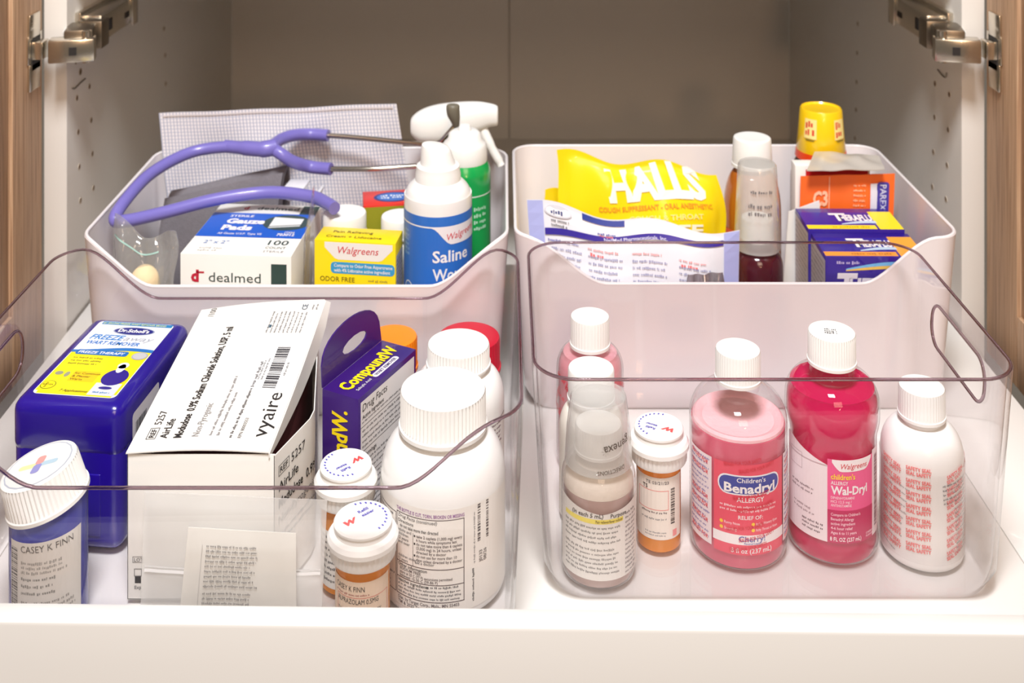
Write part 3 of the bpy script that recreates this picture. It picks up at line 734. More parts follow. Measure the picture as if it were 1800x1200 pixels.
# --- the big white bottle at the front
t = round_bottle('large_pill_bottle', 'biggest white pill bottle, with a broad ribbed cap and black drug facts table', 'pill bottle', base(779, 0, 0.7695), 0.0420, 0.1275, 0.0300, 0.026, ribs=64, sh=0.030, neck=0.026)
p = Print(cyl(0.0422, -4), step=0.003)
p.strip(-0.062, 0.062, 0.006, 0.072, (240, 236, 230), 0)
PU = (150, 100, 160)
a0, a1 = -0.028, 0.019
p.text('THE BOTTLE IS CUT, TORN, BROKEN OR MISSING', a0, 0.0665, 0.0022, PU, w=0.047, bold=0.02)
p.frame(a0, 0.0125, a1, 0.0655, 0.0005, (70, 50, 56)).rect(a0, 0.0335, a1, 0.0340, (70, 50, 56), 1).rect(a0, 0.0235, a1, 0.0240, (70, 50, 56), 1)
p.text('Drug Facts (continued)', a0 + 0.0015, 0.0625, 0.0021, GREY, shear=0.15).text('Directions', a0 + 0.0015, 0.0592, 0.0020, BLK).text('do not take more than directed', a0 + 0.003, 0.0562, 0.0021, BLK, w=0.027)
p.rect(-0.015, 0.0340, -0.0147, 0.0550, (70, 50, 56), 1)
for k, s in enumerate(('adults and', 'children', '12 years', 'and over')): p.text(s, a0 + 0.0015, 0.0535 - k * 0.0026, 0.0018, GREY)
for k, s in enumerate(('take 2 caplets (1,000 mg) every', '6 hours while symptoms last', 'do not take more than 6 caplets', '(3,000 mg) in 24 hours, unless', 'directed by a doctor', 'do not use for more than 10', 'days unless directed by a doctor')):
    p.text(s, -0.0125, 0.0528 - k * 0.0025, 0.0018, (90, 80, 84), w=min(0.030, len(s) * 0.00098))
    if k in (0, 2, 5): p.rect(-0.0143, 0.0528 - k * 0.0025, -0.0132, 0.0541 - k * 0.0025, BLK, 1, 'fine_print')
p.text('children under', a0 + 0.0015, 0.0372, 0.0017, GREY).text('12 years', a0 + 0.0015, 0.0348, 0.0017, GREY).text('ask a doctor', -0.0135, 0.0360, 0.0018, GREY)
p.text('Other information', a0 + 0.0015, 0.0312, 0.0020, BLK).text('SODIUM FREE', a0 + 0.003, 0.0290, 0.0018, (90, 80, 84)).text('store at 25 C (77 F) excursions permitted', a0 + 0.003, 0.0267, 0.0017, (90, 80, 84), w=0.036).text('between 15-30 C (59-86 F)', a0 + 0.003, 0.0246, 0.0017, (90, 80, 84))
p.text('Inactive ingredients', a0 + 0.0015, 0.0212, 0.0020, BLK, shear=0.15).greek(a0 + 0.022, 0.0229, a1 - 0.001, 1, 0.0025, 0.0013, GREY).greek(a0 + 0.0015, 0.0202, a1 - 0.002, 3, 0.0024, 0.0012, GREY)
p.text('Dist. by Target Corp., Mpls., MN 55403', a0 + 0.0015, 0.0098, 0.0020, (100, 90, 94), w=0.042).text('TM & 2020 Target Brands, Inc.', a0 + 0.0015, 0.0070, 0.0020, (100, 90, 94), w=0.034)
p.frame(-0.060, 0.0125, a0 - 0.0006, 0.064, 0.0005, (70, 50, 56)).greek(-0.058, 0.062, a0 - 0.002, 17, 0.0029, 0.0014, GREY)
p.bars(0.0285, 0.047, 0.0375, 0.071, 18, (90, 80, 80), vert=False).greek(0.0255, 0.034, 0.060, 1, 0.002, 0.0010, LGREY, rot=90)
p.text('J0133', 0.032, 0.033, 0.0024, (110, 104, 104), rot=90).text('08/26', 0.0355, 0.033, 0.0024, (110, 104, 104), rot=90)
p.greek(0.0245, 0.010, 0.050, 1, 0.002, 0.0013, GREY, rot=90); p.build(t)

# --- two orange prescription vials
t = vial('orange prescription vial touching the carton with the yellow lettering', base(608, 0, 0.7655), 0.0165, 0.0212, 0.062, 0.0225, rot=-140)
p = Print(cyl(0.0166, -20)); p.strip(-0.022, 0.022, 0.005, 0.042, PAPER).greek(-0.015, 0.039, 0.02, 8, 0.004, 0.0017, GREY).bars(0.012, 0.012, 0.018, 0.036, 12, vert=False); p.build(t)
t = vial('orange prescription vial with a printed label in front of the biggest white bottle', base(638, 0, 0.7240), 0.0172, 0.0226, 0.053, 0.0215, rot=40)
p = Print(cyl(0.0174, -6)); p.strip(-0.0235, 0.0235, 0.003, 0.0405, (238, 214, 190))
p.text('CASEY K FINN', -0.0155, 0.0345, 0.0033, BLK, w=0.0205, bold=0.0).greek(-0.0155, 0.0330, 0.012, 1, 0.002, 0.0011, (180, 120, 110))
p.frame(-0.0148, 0.0085, 0.022, 0.0308, 0.0003, (220, 100, 90)).text('ALPRAZOLAM 0.5MG', -0.0140, 0.0268, 0.0031, BLK, w=0.028, bold=0.0)
for k, s in enumerate(('TAKE 1/2 TO 1 TABLET BY', 'EVERY NIGHT AS NEEDED', 'SLEEPLESSNESS OR ANXIETY')): p.text(s, -0.0140, 0.0200 - k * 0.0037, 0.0029, BLK, w=0.030, bold=0.0)
p.rect(-0.0145, 0.0045, 0.016, 0.0080, (246, 226, 40), 1).text('1030', 0.006, 0.0048, 0.0030, (150, 60, 20)); p.build(t)

# --- blue vial with a ribbed cap set askew
t = thing('blue_vial', 'translucent blue vial with a ribbed white cap set askew', 'pill bottle', base(86, 0, 0.7365))
BLV = clear('blue_vial', (0.50, 0.54, 0.92), 0.55, (92, 96, 196), 0.05, 0.06, 0.2)
r = 0.0240; h = 0.077
lathe('vial_body', [(r * 0.9, 0), (r, 0.002), (r, h - 0.002), (r * 0.95, h), (0, h)], BLV, t, 48)
c = cap(t, 0.0262, 0.024, h - 0.004, 56, tilt=(0.06, -0.26), taper=0.0008)
p = Print(flat((0, 0, 0.024), (1, 0, 0), (0, 1, 0), (0, 0, 1)))
p.ell(0, 0, 0.0215, 0.0215, (186, 192, 206), 0).ell(0, 0, 0.0206, 0.0206, (232, 232, 230), 1)
p.rrect(-0.0028, 0.0005, 0.0028, 0.0085, 0.002, (238, 160, 156), 3).rrect(-0.0028, -0.0085, 0.0028, 0.0005, 0.002, (150, 150, 206), 3).rrect(-0.013, -0.0022, 0.0, 0.0022, 0.002, (232, 228, 170), 2).rrect(0.0, -0.0022, 0.013, 0.0022, 0.002, (180, 206, 222), 2); p.build(c)
p = Print(cyl(0.0242, 12)); p.strip(-0.0235, 0.026, 0.004, lambda a: 0.060 + 0.16 * (a + 0.0235) * 0.35, (226, 222, 216))
p.text('CASEY K FINN', -0.0135, 0.0545, 0.0042, (90, 88, 88), w=0.033, rot=3, bold=-0.004)
p.bars(-0.0225, 0.014, -0.0165, 0.056, 34, (110, 108, 106), vert=False).greek(-0.0135, 0.0490, 0.016, 3, 0.0030, 0.0016, (165, 162, 158)).greek(-0.0135, 0.0390, 0.010, 3, 0.0044, 0.0017, (150, 148, 144)).greek(-0.0135, 0.0240, 0.022, 4, 0.0032, 0.0016, (160, 156, 152))
p.rrect(-0.0125, 0.0062, -0.0112, 0.0098, 0.0005, (200, 60, 70), 2).text('CAPSULE', -0.0085, 0.0068, 0.0022, (50, 50, 90), w=0.013).greek(0.002, 0.0065, 0.022, 1, 0.003, 0.0014, (230, 140, 130)); p.build(t)

# --- milky zip bag of swabs leaning on the white carton
t = thing('zip_bag', 'milky see-through zip bag with a printed slip, leaning on the long white carton', 'bag', (-0.17, 0.722, FZ))
o_ = Vector((-0.17, 0.722, FZ))
ZIP = clear('milky_bag', (0.99, 0.99, 0.985), 0.30, (252, 251, 249), 0.18, 0.05, 0.08)
def L(v): return Vector(v) - o_
CZ = [L((-0.2330, 0.7290, 0.004)), L((-0.1170, 0.7290, 0.004)), L((-0.1150, 0.7400, 0.0735)), L((-0.2340, 0.7400, 0.0790))]
b_, fr, LU, LV = pouch('bag_film', t, CZ, 0.0032, ZIP, wr=0.0003, seed=5)
p = Print(fr, rough=0.3); p.rect(0.002, 0.0290, LU - 0.002, 0.0310, (246, 246, 246), 1, 'zip_seal').rect(0.002, 0.0320, LU - 0.002, 0.0328, (228, 228, 228), 1, 'zip_seal'); p.build(t)
CZ = [L((-0.2060, 0.7180, 0.004)), L((-0.1310, 0.7180, 0.004)), L((-0.1330, 0.7280, 0.0600)), L((-0.2020, 0.7280, 0.0640))]
b_, fr, LU, LV = pouch('printed_slip', t, CZ, 0.0008, clear('slip_film', (0.98, 0.98, 0.97), 0.62, (246, 244, 238), 0.3, 0.04, 0.05), wr=0.0002, seed=9)
p = Print(fr); p.greek(0.014, 0.052, 0.050, 9, 0.0029, 0.0012, (140, 138, 136)).greek(0.014, 0.0245, 0.046, 4, 0.0029, 0.0012, (140, 138, 136)).greek(0.013, 0.0120, 0.050, 4, 0.0029, 0.0016, (60, 58, 58)).rect(0.011, 0.004, 0.0113, 0.052, (180, 178, 176), 1); p.build(b_)

# ================================================================== front-right clear bin
# --- syrup bottle with an upturned clear cup
def clear_bottle(name, label, loc, prof_out, liq_top, liquid, capspec=None, rz=0, tilt=None):
    t = thing(name, label, 'medicine bottle', loc, rz, None, tilt)
    lathe('bottle_glass', prof_out, CLEARB, t, 56, None, 50)
    ins = [(max(r - 0.0014, 0.0), max(z, 0.0016)) for r, z in prof_out if z <= liq_top]
    rl = ins[-1][0]
    lathe('liquid', [(0, 0.0016)] + ins + [(rl, liq_top), (0, liq_top)], liquid, t, 56, None, 50)
    return t
def bottle_prof(r, zsh, h, rn, sh, waist=0.0):
    P = [(r * 0.86, 0), (r * 0.97, 0.0018), (r, 0.006)]
    for k in range(1, 9): z = 0.006 + (zsh - 0.006) * k / 8; P.append((r - waist * math.sin(PI * k / 8) ** 0.5, z))
    for k in range(1, 9): a = PI / 2 * k / 8; P.append((rn + (r - rn) * math.cos(a), zsh + sh * math.sin(a)))
    return P + [(rn, h), (0, h)]
TAUPE = clear('taupe_syrup', (0.80, 0.66, 0.62), 0.85, (214, 186, 178), 0.05, 0.05, 0.05)
FOAM = pm('foam', (236, 226, 212), 0.6, bump=0.3)
t = clear_bottle('syrup_bottle', 'clear bottle of taupe syrup with an upturned clear dosing cup on top', base(1052, 0, 0.779), bottle_prof(0.0254, 0.062, 0.090, 0.0145, 0.015), 0.059, TAUPE)
lathe('foam_band', [(0.0238, 0.0592), (0.0236, 0.063), (0.0205, 0.0700), (0.015, 0.0745), (0, 0.0745)], FOAM, t, 48)
cap(t, 0.0165, 0.019, 0.080, 40)
lathe('dosing_cup', [(0.0232, 0.0740), (0.0218, 0.0960), (0.0192, 0.1160), (0.0186, 0.1175), (0.0155, 0.1165), (0.0, 0.1165), (0.0, 0.1155), (0.0160, 0.1155), (0.0180, 0.1150), (0.0206, 0.0955), (0.0222, 0.0740), (0.0232, 0.0740)], CUPM, t, 48)
p = Print(cyl(lambda z: 0.0236 - (z - 0.074) * 0.07)); p.text('genexa', 0.0250, 0.0975, 0.0056, (104, 96, 88), w=0.0235, rot=187, bold=0.01)
for k in range(8): a = k * PI / 4; p.text('I', 0.0035 + 0.0018 * math.cos(a), 0.0915 + 0.0018 * math.sin(a), 0.0014, (130, 122, 112), rot=math.degrees(a) - 90, al='c')
p.text('DIRECTIONS', 0.0190, 0.0805, 0.0027, (110, 96, 84), rot=184, w=0.022); p.build(t)
p = Print(cyl(0.0256, 0)); p.strip(-0.034, 0.034, 0.008, lambda a: 0.0515 + 0.006 * abs(a) / 0.034 * (1 if a < 0 else 0.8), (232, 228, 222), n=20)
p.text('(in each 5 mL)', -0.021, 0.0495, 0.0027, (70, 66, 62), shear=0.1).text('Purpose', 0.006, 0.0492, 0.0026, (70, 66, 62)).rect(-0.028, 0.0455, 0.0155, 0.0485, (242, 226, 110), 1).text('Pain reliever/fever reducer', -0.004, 0.0462, 0.0019, (120, 100, 30), w=0.019, lv=3)
p.greek(-0.028, 0.0435, 0.0150, 4, 0.0032, 0.0013, (140, 136, 132)).greek(-0.028, 0.0290, 0.0150, 6, 0.0030, 0.0013, (145, 140, 136)).greek(0.0175, 0.0500, 0.0300, 14, 0.0030, 0.0013, (150, 140, 140)); p.build(t)

# --- plain white bottle and a sealed pink bottle behind it
t = round_bottle('medicine_bottle', 'cream bottle with a plain white cap between the cup-topped syrup and the sealed pink bottle', 'medicine bottle', base(1039, 0, 0.836), 0.0235, 0.1065, 0.0176, 0.024, mat=pm('bottle_cream', (240, 234, 222), 0.35), ribs=0, sh=0.020, neck=0.0145)
PINKL = clear('pink_syrup', (0.99, 0.80, 0.82), 0.60, (252, 184, 194), 0.04, 0.05, 0.1)
t = clear_bottle('syrup_bottle', 'pale pink syrup bottle with red seal marks against the white bin', base(1037, 0, 0.9000), bottle_prof(0.0265, 0.072, 0.094, 0.0130, 0.018), 0.085, PINKL)
cap(t, 0.0160, 0.024, 0.0895, 40)
p = Print(cyl(0.0267, 0)); rr_ = random.Random(4)
for i in range(26):
    a = rr_.uniform(-0.036, 0.036); z = rr_.uniform(0.030, 0.072)
    p.text(rr_.choice(('SEALED', 'SAFETY', 'YOUR')), a, z, 0.0030, (222, 40, 60), rot=rr_.choice((-35, -20, 60)), al='c')
p.build(t)

# --- orange vial
t = vial('orange prescription vial between the taupe syrup and the pink allergy syrup', base(1158, 0, 0.8060), 0.0155, 0.0212, 0.064, 0.0225, rot=150)
p = Print(cyl(0.0157, 0)); p.strip(-0.030, 0.0165, 0.010, 0.0530, (240, 232, 222)).text('TE 03/21/23', -0.0115, 0.0485, 0.0020, GREY, w=0.0165).text('TS', -0.0140, 0.0448, 0.0026, BLK)
p.frame(-0.018, 0.0305, 0.0048, 0.0440, 0.0003, (232, 90, 90)).greek(-0.015, 0.0295, 0.0045, 1, 0.003, 0.0012, (120, 110, 110)).greek(-0.015, 0.0250, 0.0045, 1, 0.003, 0.0012, LGREY).greek(-0.012, 0.0155, 0.0045, 2, 0.002, 0.0009, LGREY)
p.bars(0.0065, 0.0205, 0.0098, 0.0455, 24, (70, 66, 66), vert=False).rect(0.0082, 0.0115, 0.0118, 0.0160, (240, 150, 150), 1); p.build(t)

# --- pink allergy syrup
ROSE = clear('rose_syrup', (0.99, 0.55, 0.62), 0.80, (250, 118, 146), 0.04, 0.05, 0.05)
PF = (226, 66, 92)
bp = bottle_prof(0.0340, 0.088, 0.118, 0.0150, 0.021)
t = clear_bottle('syrup_bottle', 'pink allergy syrup bottle with a blue and white oval logo', base(1297, 0, 0.8055), bp, 0.0865, ROSE)
cap(t, 0.0164, 0.0225, 0.1135, 48)
lathe('foam_band', [(0.0322, 0.0868), (0.0318, 0.0885), (0.030, 0.0898), (0.0265, 0.0885), (0.0250, 0.0870)], pm('pink_foam', (240, 190, 196), 0.6, bump=0.4), t, 48)
p = Print(cyl(0.0342, 3)); WH = (246, 242, 244)
p.strip(-0.0255, 0.0270, 0.0125, 0.0740, (234, 82, 104), 0)
p.strip(-0.050, -0.0272, 0.014, 0.074, (240, 226, 230), 0).greek(-0.048, 0.0720, -0.0285, 17, 0.0033, 0.0013, (150, 140, 190)).strip(0.0285, 0.046, 0.014, 0.074, (240, 226, 230), 0).greek(0.030, 0.0720, 0.044, 17, 0.0033, 0.0013, (150, 140, 190))
for z in (0.070, 0.063, 0.046, 0.040, 0.030, 0.019): p.text('SEALED FOR', -0.047, z, 0.0028, (236, 66, 74), rot=-8, w=0.017).text('SAFETY', 0.031, z - 0.004, 0.0026, (236, 66, 74), rot=8, w=0.011)
p.rrect(-0.0225, 0.0530, 0.0225, 0.0665, 0.0062, (240, 240, 246), 1).rrect(-0.0215, 0.0540, 0.0215, 0.0655, 0.0055, (60, 70, 160), 2)
p.text("Children's", 0.0005, 0.0618, 0.0030, WH, w=0.020, al='c', lv=4).text('Benadryl', 0, 0.0548, 0.0060, WH, w=0.036, al='c', lv=4, bold=0.03)
p.text('ALLERGY', 0, 0.0485, 0.0032, WH, w=0.019, al='c').greek(-0.021, 0.0460, 0.021, 2, 0.0028, 0.0014, (250, 210, 216)).text('RELIEF OF:', 0, 0.0368, 0.0026, WH, w=0.017, al='c')
for a, z, s in ((-0.0185, 0.0328, 'Runny Nose'), (0.003, 0.0328, 'Itchy Watery Eyes'), (-0.0185, 0.0288, 'Sneezing'), (0.003, 0.0288, 'Itchy Throat or Nose')):
    p.ell(a - 0.0014, z + 0.0008, 0.0012, 0.0012, (250, 206, 60), 2); p.text(s, a + 0.0006, z, 0.0018, (252, 220, 226), w=min(0.017, len(s) * 0.00105))
p.strip(-0.0260, 0.0275, 0.0195, 0.0262, (244, 238, 240), 1).text('Cherry!', 0.001, 0.0218, 0.0036, (90, 90, 170), w=0.0185, al='c', lv=3).text('Flavored Liquid', 0.001, 0.0200, 0.0012, (90, 90, 170), w=0.011, al='c', lv=3).text('8 fl oz (237 mL)', 0.001, 0.0140, 0.0032, WH, w=0.029, al='c')
for a, z in ((-0.006, 0.0740), (0.004, 0.0700), (0.000, 0.0515), (0.003, 0.0435), (-0.004, 0.0300), (0.004, 0.0235), (-0.002, 0.0165)): p.text('SEALED FOR YOUR SAFETY', a - 0.012, z - 0.002, 0.0024, (214, 44, 62), w=0.026, rot=9, lv=5)
p.build(t)

# --- magenta allergy syrup, bulging shoulder and waist
def wd_r(z):
    if z < 0.006: return 0.0300 + 0.002 * (z / 0.006)
    if z < 0.016: return 0.0318 - 0.0010 * sstep((z - 0.008) / 0.008)
    if z < 0.078: return 0.0305
    return 0.0305 + 0.0022 * sstep((z - 0.078) / 0.012)
prof = [(0.0265, 0), (0.0305, 0.0018)] + [(wd_r(0.004 + 0.0045 * k), 0.004 + 0.0045 * k) for k in range(22)]
prof += [(0.0155 + 0.0172 * math.cos(PI / 2 * k / 9), 0.099 + 0.0200 * math.sin(PI / 2 * k / 9)) for k in range(1, 10)] + [(0.0145, 0.124), (0.0145, 0.130), (0, 0.130)]
MAG = clear('magenta_syrup', (0.95, 0.14, 0.38), 0.66, (234, 20, 100), 0.03, 0.06, 0.05)
t = clear_bottle('syrup_bottle', 'deep magenta syrup bottle with a pink label and bulging shoulder', base(1462, 0, 0.8080), prof, 0.1105, MAG)
c = cap(t, 0.0172, 0.0225, 0.1245, 52)
p = Print(cyl(lambda z: 0.0308, 0)); HP = (238, 92, 146)
p.strip(-0.046, -0.0115, 0.0165, lambda a: 0.0690 + 0.0, (240, 228, 232), 0).strip(-0.0115, 0.0235, 0.0165, 0.0735, HP, 0).strip(0.0235, 0.034, 0.0165, 0.0755, (236, 222, 226), 0)
p.strip(-0.046, -0.0115, 0.0680, lambda a: 0.0690 + 0.010 * min(1, max(0, (-0.0115 - a) / 0.03)), (240, 228, 232), 0)
p.strip(-0.0115, 0.0235, 0.0165, 0.0390, (196, 44, 96), 1)
p.strip(-0.0085, 0.0215, lambda a: 0.0655 + 0.006 * max(0, (abs(a - 0.0065) - 0.009) / 0.006) ** 1.5, 0.0735, (246, 238, 240), 2, n=18)
p.text('Walgreens', 0.0065, 0.0675, 0.0036, (216, 50, 66), w=0.020, al='c', shear=0.25, lv=4, bold=0.0)
p.text("children's", -0.0092, 0.0602, 0.0036, (250, 220, 60), w=0.0165, lv=3, bold=0.02).text('ALLERGY', -0.0092, 0.0565, 0.0024, WH, w=0.0115).text('Wal-Dryl', -0.0092, 0.0500, 0.0055, WH, w=0.0265, bold=0.03)
for k, s in enumerate(('DIPHENHYDRAMINE', 'HCl 12.5 mg /', 'ANTIHISTAMINE')): p.text(s, -0.0092, 0.0467 - k * 0.0026, 0.0018, (252, 220, 232), w=len(s) * 0.00108)
for k, s in enumerate(("Compare to Children's", 'Benadryl Allergy', 'active ingredient', '4-6 hour relief', 'Ages 6 to 11 years')): p.text(s, -0.0092, 0.0352 - k * 0.0031, 0.0019, (250, 214, 226), w=len(s) * 0.00098)
p.text('8 FL OZ (237 mL)', -0.0098, 0.0180, 0.0027, WH, w=0.022).text('CHERRY', 0.0165, 0.0205, 0.0014, (250, 214, 226)).text('FLAVOR', 0.0165, 0.0185, 0.0014, (250, 214, 226))
p.bars(0.0265, 0.022, 0.0305, 0.071, 40, (150, 120, 130), vert=False).greek(-0.040, 0.050, -0.018, 2, 0.003, 0.0014, (150, 130, 136)).greek(-0.038, 0.036, -0.02, 2, 0.003, 0.0013, (170, 150, 156)).greek(-0.030, 0.028, -0.014, 3, 0.0028, 0.0014, (120, 100, 106)).frame(-0.042, 0.060, -0.030, 0.071, 0.0003, (190, 170, 176)); p.build(t)
p = Print(flat((0, 0, 0.0223), (1, 0, 0), (0, 1, 0), (0, 0, 1))); p.greek(-0.0045, 0.0035, 0.0045, 3, 0.0026, 0.0019, (120, 120, 124), rot=-12, fill=1.0); p.build(c)

# --- white bottle wrapped in a printed safety seal
t = round_bottle('sealed_bottle', 'white bottle wrapped in film with repeated red safety seal lettering', 'medicine bottle', base(1620, 0, 0.7985), 0.0278, 0.1135, 0.0163, 0.0215, ribs=46, sh=0.024, neck=0.0135)
p = Print(cyl(0.0280, 0))
for k in range(8):
    for j, (a, rt) in enumerate(((-0.040, -6), (-0.0200, 3), (0.0075, 14), (0.0285, 14))):
        z = 0.0680 - k * 0.0086 + (0.0 if j < 2 else -0.004)
        if z > 0.008: p.text('SAFETY SEAL', a, z, 0.0024, (238, 112, 110), w=0.0165, rot=rt, bold=0.03, lv=3).text('SEAL SAFETY', a, z - 0.0034, 0.0024, (238, 112, 110), w=0.0165, rot=rt, bold=0.03, lv=3)
p.greek(0.004, 0.060, 0.030, 5, 0.0030, 0.0011, (120, 116, 118), rot=4).greek(-0.034, 0.058, -0.014, 12, 0.0042, 0.0009, (160, 156, 158), rot=-14).greek(0.014, 0.046, 0.034, 12, 0.0030, 0.0010, (140, 136, 138), rot=4); p.build(t)
lathe('seal_film', [(0.0284, 0.006), (0.0285, 0.03), (0.0285, 0.060), (0.0284, 0.0665)], clear('seal_film', (0.985, 0.98, 0.98), rough=0.08, f0=0.03), t, 48)

# ================================================================== back-left white bin
# --- gauze box
W, D, H = 0.097, 0.112, 0.129
cpos = pd(440, 443, 1.034)
t = thing('gauze_box', 'white and blue box of gauze pads with a dark green corner', 'carton', (-0.2262, 1.0310, FZ), -0.07)
box('carton_body', (-W / 2, -D / 2, 0), (W / 2, D / 2, H), CARD, t, 0.0006)
F = faces(W, D, H); DG = (52, 74, 70); BL = (20, 92, 200)
p = Print(F['top'], rough=0.35)
p.rect(-W / 2 + 0.0005, -0.020, W / 2 - 0.0005, 0.034, BL).rect(W / 2 - 0.016, 0.034, W / 2 - 0.0005, D / 2 - 0.002, DG)
p.text('STERILE', -0.030, 0.0245, 0.0045, WH, w=0.022, bold=0.02).text('Gauze', -0.030, 0.0100, 0.0100, WH, w=0.036, bold=0.05).text('Pads', -0.030, -0.0045, 0.0100, WH, w=0.028, bold=0.05).text('All Gauze U.S.P. Type VII', -0.030, -0.0145, 0.0038, WH, w=0.040)
p.ell(0.026, 0.014, 0.022, 0.0175, DG, 1).strip(0.012, 0.040, lambda a: 0.005 + 0.2 * (a - 0.012), lambda a: 0.023 - 0.1 * (a - 0.04), (240, 240, 238), 3).strip(0.012, 0.040, lambda a: 0.001 + 0.2 * (a - 0.012), lambda a: 0.004 + 0.2 * (a - 0.012), (206, 210, 208), 2)
p.text('ITEM', 0.030, -0.009, 0.0030, WH).text('703012', 0.024, -0.0150, 0.0050, WH, w=0.016, bold=0.03)
p.text('100', 0.0215, -0.0345, 0.0095, DG, w=0.018).text('COUNT', 0.0215, -0.0425, 0.0045, DG, w=0.018, bold=0.0).text('STERILE', 0.0215, -0.0500, 0.0040, LGREY, w=0.018, bold=0.0)
p.text('2" x 2"', -0.036, -0.0345, 0.0065, (120, 150, 200), w=0.022).greek(-0.036, -0.042, -0.014, 2, 0.005, 0.003, (200, 198, 192))
p.text('d', -0.023, 0.0425, 0.0065, (190, 30, 56), bold=0.05).text('dealmed', -0.010, 0.0425, 0.0070, DG, w=0.040); p.build(t)
p = Print(F['front'], rough=0.35)
p.rect(W / 2 - 0.0175, 0.005, W / 2 - 0.004, H - 0.007, DG).text('dealmed', -0.0235, H - 0.0235, 0.0082, DG, w=0.0455, bold=0.0)
p.text('d', -0.0390, H - 0.0235, 0.0095, (190, 30, 56), bold=0.05).rect(-0.0345, H - 0.0165, -0.0275, H - 0.0150, (190, 30, 56), 2); p.build(t)

# --- yellow cream carton
W, D, H = 0.0725, 0.0285, 0.1345
t = carton('cream_carton', 'yellow cream carton with a white banner and a blue stripe', 'carton', base(631, 0, 1.0035), W, D, H, pm('carton_yellow', (250, 220, 20), 0.38, coat=0.2), -0.13)
F = faces(W, D, H)
p = Print(F['front'], rough=0.4)
p.strip(-0.0270, 0.0335, lambda a: H - 0.0165 + 0.011 * max(0, (abs(a - 0.00325) - 0.020) / 0.011), H - 0.0015, (244, 240, 238), 0, n=20)
p.text('Walgreens', 0.002, H - 0.0110, 0.0062, (216, 40, 60), w=0.037, al='c', shear=0.25, bold=0.0)
p.rrect(-0.0215, H - 0.0285, 0.0355, H - 0.0185, 0.0035, (60, 158, 214), 1).text('Compare to Odor Free Aspercreme', -0.0185, H - 0.0228, 0.0029, WH, w=0.052).text('with 4% Lidocaine active ingredient', -0.0185, H - 0.0270, 0.0029, WH, w=0.050)
p.text('ODOR FREE', -0.0310, H - 0.0355, 0.0042, (90, 84, 30), w=0.031, bold=0.0).greek(0.012, H - 0.0325, 0.031, 1, 0.003, 0.0018, (170, 150, 60)).text('Pain Relieving', -0.0310, H - 0.0480, 0.0085, (60, 54, 30), w=0.062); p.build(t)
p = Print(F['top'], rough=0.4); p.text('Pain Relieving', -0.024, 0.002, 0.0045, (110, 98, 20), w=0.036).text('Cream + Lidocaine', -0.028, -0.008, 0.0045, (110, 98, 20), w=0.050); p.build(t)
p = Print(F['right'], rough=0.4); p.rect(-0.012, 0.01, 0.012, H - 0.012, (226, 224, 226)).greek(-0.011, H - 0.016, 0.011, 20, 0.0036, 0.0016, LGREY); p.build(t)

# --- white-capped bottles and the small red box behind it
round_bottle('pill_bottle', 'white bottle with a plain domed cap beside the clear sleeve, behind the yellow carton', 'pill bottle', base(606, 0, 1.046), 0.022, 0.1385, 0.0205, 0.020, ribs=0)
round_bottle('pill_bottle', 'white-capped bottle behind the yellow carton, tucked against the saline can', 'pill bottle', base(703, 0, 1.052), 0.019, 0.1330, 0.0180, 0.018, ribs=0)
W, D, H = 0.052, 0.036, 0.1330
t = carton('ointment_box', 'red box with a blue oval, behind the white-capped bottles', 'carton', base(686, 0, 1.0955), W, D, H, pm('carton_red', (216, 52, 44), 0.38), 0.15)
p = Print(faces(W, D, H)['top']); p.ell(0.003, 0.0, 0.019, 0.0125, (30, 50, 120), 1).ell(0.003, 0.0, 0.016, 0.010, (60, 110, 190), 2).greek(-0.009, 0.005, 0.014, 2, 0.005, 0.0036, (220, 230, 244), 4, 1.0); p.build(t)
p = Print(faces(W, D, H)['front']); p.rect(-0.025, 0.08, 0.025, H - 0.002, (150, 150, 40)).rect(-0.02, 0.03, 0.02, 0.08, (230, 220, 60)); p.build(t)

# --- saline wound wash can
SBL = (46, 112, 204)
r = 0.0298
t = thing('spray_can', 'tall blue and white saline spray can with a white nozzle', 'spray can', base(770, 0, 1.0010))
lathe('can_body', sm([(r * 0.94, 0), (r, 0.003), (r, 0.05), (r, 0.10), (r, 0.167), (r * 0.975, 0.1725), (r * 0.90, 0.178), (r * 0.78, 0.182), (r * 0.66, 0.185)], 4) + [(0, 0.185)], BOTW, t, 56)
lathe('collar', [(0.0185, 0.180), (0.0200, 0.181), (0.0200, 0.190), (0.0194, 0.192), (0.0190, 0.197), (0.0170, 0.1985), (0, 0.1985)], CAPW, t, 44)
vs, fs = lathe_geo([(0.0158, 0.1975), (0.0150, 0.201), (0.0132, 0.211), (0.0122, 0.2135), (0.009, 0.2145), (0, 0.2145)], 32)
vs = [(x - (z - 0.1975) * 0.12, y, z - 0.0025 * (x / 0.014) * (z - 0.1975) / 0.017) for x, y, z in vs]
mesh('nozzle', vs, fs, CAPW, t, True, sharp=45)
p = Print(cyl(r + 0.0001, 0), rough=0.3)
p.strip(-0.085, 0.085, 0.006, 0.1530, SBL, 0).strip(-0.085, 0.085, 0.1530, 0.1542, (236, 236, 240), 1).strip(-0.085, 0.085, 0.1542, 0.1625, SBL, 0)
p.strip(-0.004, 0.046, lambda a: 0.1385 + 0.0145 * (1 - sstep((a + 0.004) / 0.018)), 0.1540, (238, 234, 238), 2, n=18)
p.text('Walgreens', 0.0085, 0.1420, 0.0058, (214, 60, 76), w=0.032, shear=0.25, rot=7, bold=0.0, lv=4)
p.text('Saline', -0.0030, 0.1240, 0.0098, WH, w=0.034, bold=0.02).text('Wound', -0.0030, 0.1085, 0.0098, WH, w=0.036, bold=0.02).text('Wash', -0.0030, 0.0930, 0.0098, WH, w=0.032, bold=0.02)
